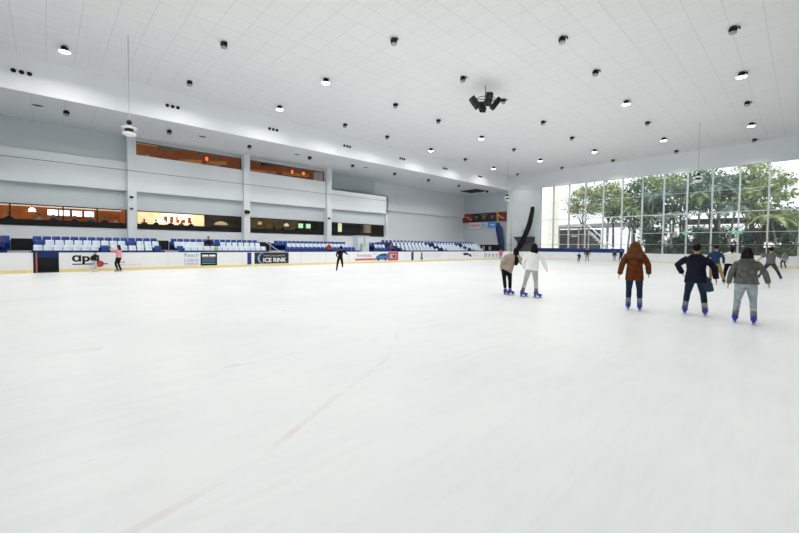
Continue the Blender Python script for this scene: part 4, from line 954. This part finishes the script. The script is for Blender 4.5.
    seated('spectator in an orange jacket at the end of the stand by the wall corner', -31.0, 27.6, .75, pm('sp_or', (.42, .11, .04)), HDB)
    t = thing('shoulder_bag', 'lime green bag on a white seat beside the dark clothed spectator', 'bag', (RX[0]+.25, 9.35, RZ[0]+.5), math.radians(20))
    fuse(G().ell((0, 0, .11), (.1, .19, .12)).ell((0, 0, .04), (.11, .18, .05)), 'bag_body', M['lime'], t, .02, 2); G().loft([(0, -.14, .18), (0, -.07, .32), (0, .07, .32), (0, .14, .18)], [.015]*4, n=6).build('strap', M['dark'], t)
    # cafe patrons: one figure with parts, copied
    tops = [pm('cafe_top_dark', (.03, .03, .04)), pm('cafe_top_blue', (.03, .08, .2)), pm('cafe_top_pale', (.55, .5, .45)), pm('cafe_top_brown', (.2, .1, .05))]
    wl = ['dark', 'blue', 'pale', 'brown']
    protos = [seated('x', 0, 0, 0, tm) for tm in tops]; first = [True]*4
    spots = [(-2.0, -40.1, 0), (-.4, -40.3, 2), (.4, -40.2, 1), (1.7, -40.1, 0), (2.7, -40.3, 1), (3.6, -40.1, 0), (4.4, -40.5, 2), (6.4, -40.4, 3), (7.3, -40.2, 0), (8.5, -40.5, 0), (9.3, -40.1, 3), (10.2, -40.4, 0), (17.0, -40.5, 2), (18.4, -40.2, 0), (19.6, -40.4, 3), (21.2, -40.2, 0)]
    for k, (yy, xx, c) in enumerate(spots):
        lb = 'seated cafe patron in a %s top, %s from the left behind the glass' % (wl[c], ORD[k+1])
        rz = -PI/2+random.uniform(-1, 1)
        if first[c]: o = protos[c]; o.location = (xx, yy, 2.6); o.rotation_euler = (0, 0, rz); tag(o, lb, None, 'cafe patrons behind the glass'); first[c] = False
        else: dup(protos[c], (xx, yy, 2.6), rz, lb, 'cafe patrons behind the glass')

# ------------------------------------------------------------------ outside
struct(G().bx(-80, 80, 54.4, 150, -.6, -.15), 'ground', mat('paving', (.50, .50, .47), .9, .1, var=.1, scale=.5))
lm = [leaf_mat('leaf_deep', (.015, .055, .03), (.055, .11, .055)), leaf_mat('leaf_mid', (.06, .13, .06), (.20, .28, .12)), leaf_mat('leaf_lime', (.15, .21, .08), (.40, .43, .21)), leaf_mat('leaf_teal', (.06, .13, .10), (.18, .26, .20))]
bark = pm('bark', (.10, .075, .055), scale=3, var=.3); palmbark = pm('palm_bark', (.22, .19, .15), scale=3, var=.3)
def tree(x, y, h, cr, m, label, n=1500, ls=.30, low=.35, seed=0):
    rnd = random.Random(seed); t = thing('tree', label, 'tree', (x, y, -.2), 0, 'trees beyond the windows')
    g = G(); tw = rnd.uniform(-.6, .6); top = V((tw, 0, h*.8))
    g.loft([(0, 0, 0), (tw*.3, .1, h*.3), (tw*.6, 0, h*.55), top], [.22, .17, .12, .04], n=8)
    cl = []
    for k in range(9):
        a = 2*PI*k/9+rnd.random(); z = h*rnd.uniform(low, .92); rr = cr*rnd.uniform(.35, .85)
        e = V((tw*.7+rr*math.cos(a), rr*math.sin(a), z)); b = V((tw*.5, 0, z*.65)); g.loft([b, b.lerp(e, .6)+V((0, 0, -.1)), e], [.07, .05, .02], n=6); cl.append(e)
    g.build('trunk', bark, t, True)
    cl.append(V((tw, 0, h*.88))); vs = []; fs = []
    for k in range(n):
        c = rnd.choice(cl); d = V((rnd.gauss(0, 1), rnd.gauss(0, 1), rnd.gauss(0, .6)))*cr*.27; p = c+d
        q = Quaternion((rnd.gauss(0, 1), rnd.gauss(0, 1), rnd.gauss(0, 1), rnd.gauss(0, 1))).normalized(); s_ = ls*rnd.uniform(.6, 1.4); i = len(vs)
        for a, b in ((-1, 0), (0, -.45), (1, 0), (0, .45)): vs.append(p+q @ V((a*s_, b*s_, 0)))
        fs.append((i, i+1, i+2, i+3))
    G().add(vs, fs).build('foliage', m, t)
def palm(x, y, h, label, seed=0, bend=.5, nf=16, fl=2.6, m=None):
    rnd = random.Random(seed); t = thing('palm_tree', label, 'palm tree', (x, y, -.2), 0, 'palms beyond the windows')
    P = spline([(0, 0, 0), (bend*.3, 0, h*.4), (bend, 0, h)], 5); G().loft(P, [.16-.06*i/(len(P)-1) for i in range(len(P))], n=8).build('trunk', palmbark, t, True)
    g = G(); c0 = V(P[-1])
    for k in range(nf):
        a = 2*PI*k/nf+rnd.uniform(-.2, .2); el = rnd.uniform(.1, 1.0); d = V((math.cos(a), math.sin(a), 0)); sd_ = V((-d.y, d.x, 0)); pr = None
        for i in range(9):
            u = i/8; p = c0+d*(fl*u*math.cos(el*.6))+V((0, 0, fl*(math.sin(el)*u-.95*u*u)))
            if i:
                for sgn in (-1, 1):
                    for w_ in (.0, .5):
                        b = pr.lerp(p, w_); L_ = .62*math.sin(PI*min(.95, .15+u*.8)); tip = b+sd_*sgn*L_+d*.25+V((0, 0, -.28*L_)); b2 = b+(p-pr)*.42; g.add([b, b2, tip], [(0, 1, 2)])
                g.cyl(pr, p, .02, n=4)
            pr = p
    g.build('fronds', m or lm[1], t)
T = [(-26.9, 69, 13.2, 2.6, 2, .62), (-24.5, 74, 13.5, 3.3, 1, .6), (-21.5, 68, 13, 3.0, 2, .62), (-19.0, 70, 12.5, 3.2, 0, .5), (-19.5, 80, 16, 3.4, 1, .55), (-16.8, 68, 11.5, 3.0, 0, .45), (-15, 76, 15.5, 3.4, 2, .6), (-12.8, 70, 12.5, 2.8, 3, .55), (-10.5, 78, 16, 3.4, 1, .6),
     (-8.4, 68, 12.5, 2.5, 3, .6), (-6.2, 77, 16, 3.4, 2, .55), (-5.0, 68, 12.5, 2.4, 1, .55), (-3.7, 63, 11, 2.2, 2, .5), (-2.2, 72, 7.8, 2.8, 0, .35), (.8, 70, 7.5, 2.8, 3, .35), (3.6, 74, 9, 3.0, 1, .4), (-7.4, 67, 4.8, 1.9, 0, .25), (-4.4, 65.5, 4.6, 1.9, 3, .25), (-1.6, 66, 4.8, 2.0, 0, .25), (1.1, 66.5, 4.8, 2.0, 0, .25), (-11.3, 65.5, 3.6, 1.5, 0, .3), (-9.4, 62.5, 4.6, 1.8, 0, .4), (-14.6, 62.5, 4.8, 1.8, 0, .4)]
T.sort(key=lambda a: a[0]/a[1])
nm = ['deep green', 'mid green', 'yellow green', 'blue green']
for k, (x, y, h, c, m_, _) in enumerate(T):
    tree(x, y, h, c, lm[m_], '%s leafy tree outside, %s tree from the left beyond the windows' % (nm[m_], ORD[k+1]), 1150 if h > 9 else 800, .30, _, k+5)
PL = [(-15.6, 64, 9.6, .6), (-7.6, 65, 10.2, -.5), (-18.0, 63, 7.6, .5), (-12.2, 61.5, 6.4, -.4), (-10.0, 64, 9.0, .3), (-6.6, 61.5, 7.2, .7), (-2.0, 61, 5.6, -.8), (-.9, 63, 4.6, .3)]
for k, (x, y, h, b) in enumerate(PL):
    palm(x, y, h, 'slim palm outside, %s palm from the left beyond the windows' % ORD[k+1], k, b, m=lm[(3, 3, 1, 3, 1, 3, 2, 0)[k]])
def shrub(x, y, r, h, m, label, seed=0):
    rnd = random.Random(seed); t = thing('shrub', label, 'shrub', (x, y, -.15), 0, 'low shrubs outside the windows'); vs = []; fs = []
    for k in range(420):
        a = rnd.uniform(0, 2*PI); q = rnd.random()**.5; p = V((r*q*math.cos(a), r*.6*q*math.sin(a), h*rnd.random()*math.sqrt(max(.05, 1-q*q))))
        Q = Quaternion((rnd.gauss(0, 1), rnd.gauss(0, 1), rnd.gauss(0, 1), rnd.gauss(0, 1))).normalized(); s_ = rnd.uniform(.12, .26); i = len(vs)
        for a_, b_ in ((-1, 0), (0, -.4), (1, 0), (0, .4)): vs.append(p+Q @ V((a_*s_, b_*s_, 0)))
        fs.append((i, i+1, i+2, i+3))
    G().add(vs, fs).build('leaves', m, t); G().cyl((0, 0, 0), (0, 0, h*.6), .06, n=6).build('stem', bark, t)
for k in range(14):
    x = -14.2+1.25*k; shrub(x, 57+.5*(k % 3), 1.1, 1.5+.9*((k*7) % 3)/2+(.4 if k > 9 else 0), lm[(0, 1, 3, 1, 0, 1, 0, 0, 1, 2, 1, 2, 1, 2)[k]], 'green shrub against the window base, %s from the left' % ORD[k+1], k)
# dark building with flat roof at the left, pale screens, stair, covered walkway
t = thing('outdoor_pavilion', 'dark brown pavilion with flat pale roof seen through the left windows', 'building', (-29.0, 70, -.2))
G().bx(-3, 3.5, 0, 4, 0, 5.2).build('wall', mat('pav_brown', (.07, .055, .05), .7, var=.4, scale=1), t); G().bx(-4, 10.5, -1.2, 4.5, 5.6, 6.1).build('roof', mat('pav_roof', (.45, .47, .48), .7), t)
for x in (-2.4, -.6, 1.2, 2.9): G().bx(x-.12, x+.12, -.15, .1, 0, 5.6).build('post', M['grey'], t)
for x in (-1.5, .3, 2.1): G().bx(x-.6, x+.6, -.08, 0, .2, 4.6).build('door', M['dark'], t)
for x in (6, 9.8): G().bx(x-.1, x+.1, -.6, -.4, 0, 5.6).build('post', M['grey'], t)
G().bx(.0, 1.0, -.3, -.2, 3.9, 4.1).build('wall_lamp', M['white'], t)
t = thing('outdoor_stair', 'pale steel stair with slanting rails outside the left windows', 'stair', (-21.5, 64, -.2))
G().prism([(-2.6, 4.6), (-2.2, 4.6), (1.9, .5), (1.5, .5)], 0, .12, 'y').build('stringer', M['grey'], t); G().prism([(-2.6, 5.6), (-2.5, 5.7), (1.9, 1.4), (1.8, 1.3)], 0, .06, 'y').build('handrail', M['white'], t)
for k in range(11): G().bx(-2.5+.38*k, -2.1+.38*k, 0, 1.2, 4.3-.4*k, 4.36-.4*k).build('step', M['white'], t)
for k, (x0, x1, y, z1) in enumerate(((-24.5, -12.5, 88, 6.0), (-12.5, -7.3, 86, 5.6), (-6.4, -3.2, 84, 4.6))):
    t = thing('courtyard_wall', ['long bright white courtyard wall behind the left trees', 'bright white courtyard wall behind the middle trees', 'short bright white courtyard wall behind the palms'][k], 'wall', (0, y, -.2))
    G().bx(x0, x1, 0, .3, 0, z1).build('panel', mat('render_white', (.92, .93, .94), .8), t); G().bx(x0, x1, -.1, .4, z1, z1+.2).build('coping', M['grey'], t)
t = thing('garden_canopy', 'dark flat walkway canopy beyond the right windows', 'canopy', (-7, 70, -.2))
G().bx(-6, 9.5, 0, 3, 5.6, 6.3).build('roof', mat('canopy_dark', (.06, .08, .085), .6), t)
for x in (-5.6, -1.9, 1.8, 5.5, 9.2): G().bx(x-.15, x+.15, .2, .5, 0, 5.6).build('post', mat('canopy_post', (.12, .10, .09), .6), t)
t = thing('sculpture_wall', 'white slanted playground panels among the trees', 'panels', (-15.8, 72, -.2))
G().prism([(-2.5, .5), (-1.2, 4.0), (.8, 3.2), (2.0, 4.8), (2.4, .5)], 0, .2, 'y').build('panel', mat('panel_white', (.85, .87, .9), .6), t); G().bx(-2.5, 2.5, -.1, .3, 0, .5).build('base', M['grey'], t)
t = thing('garden_wall', 'dark low garden wall behind the shrubs at the right', 'wall', (-6, 59.3, -.2))
G().bx(-8.6, 9, 0, .3, 0, 2.0).build('panel', mat('gw_dark', (.05, .06, .06), .8), t); G().bx(-8.6, 9, -.05, .35, 2.0, 2.12).build('coping', M['dark'], t)
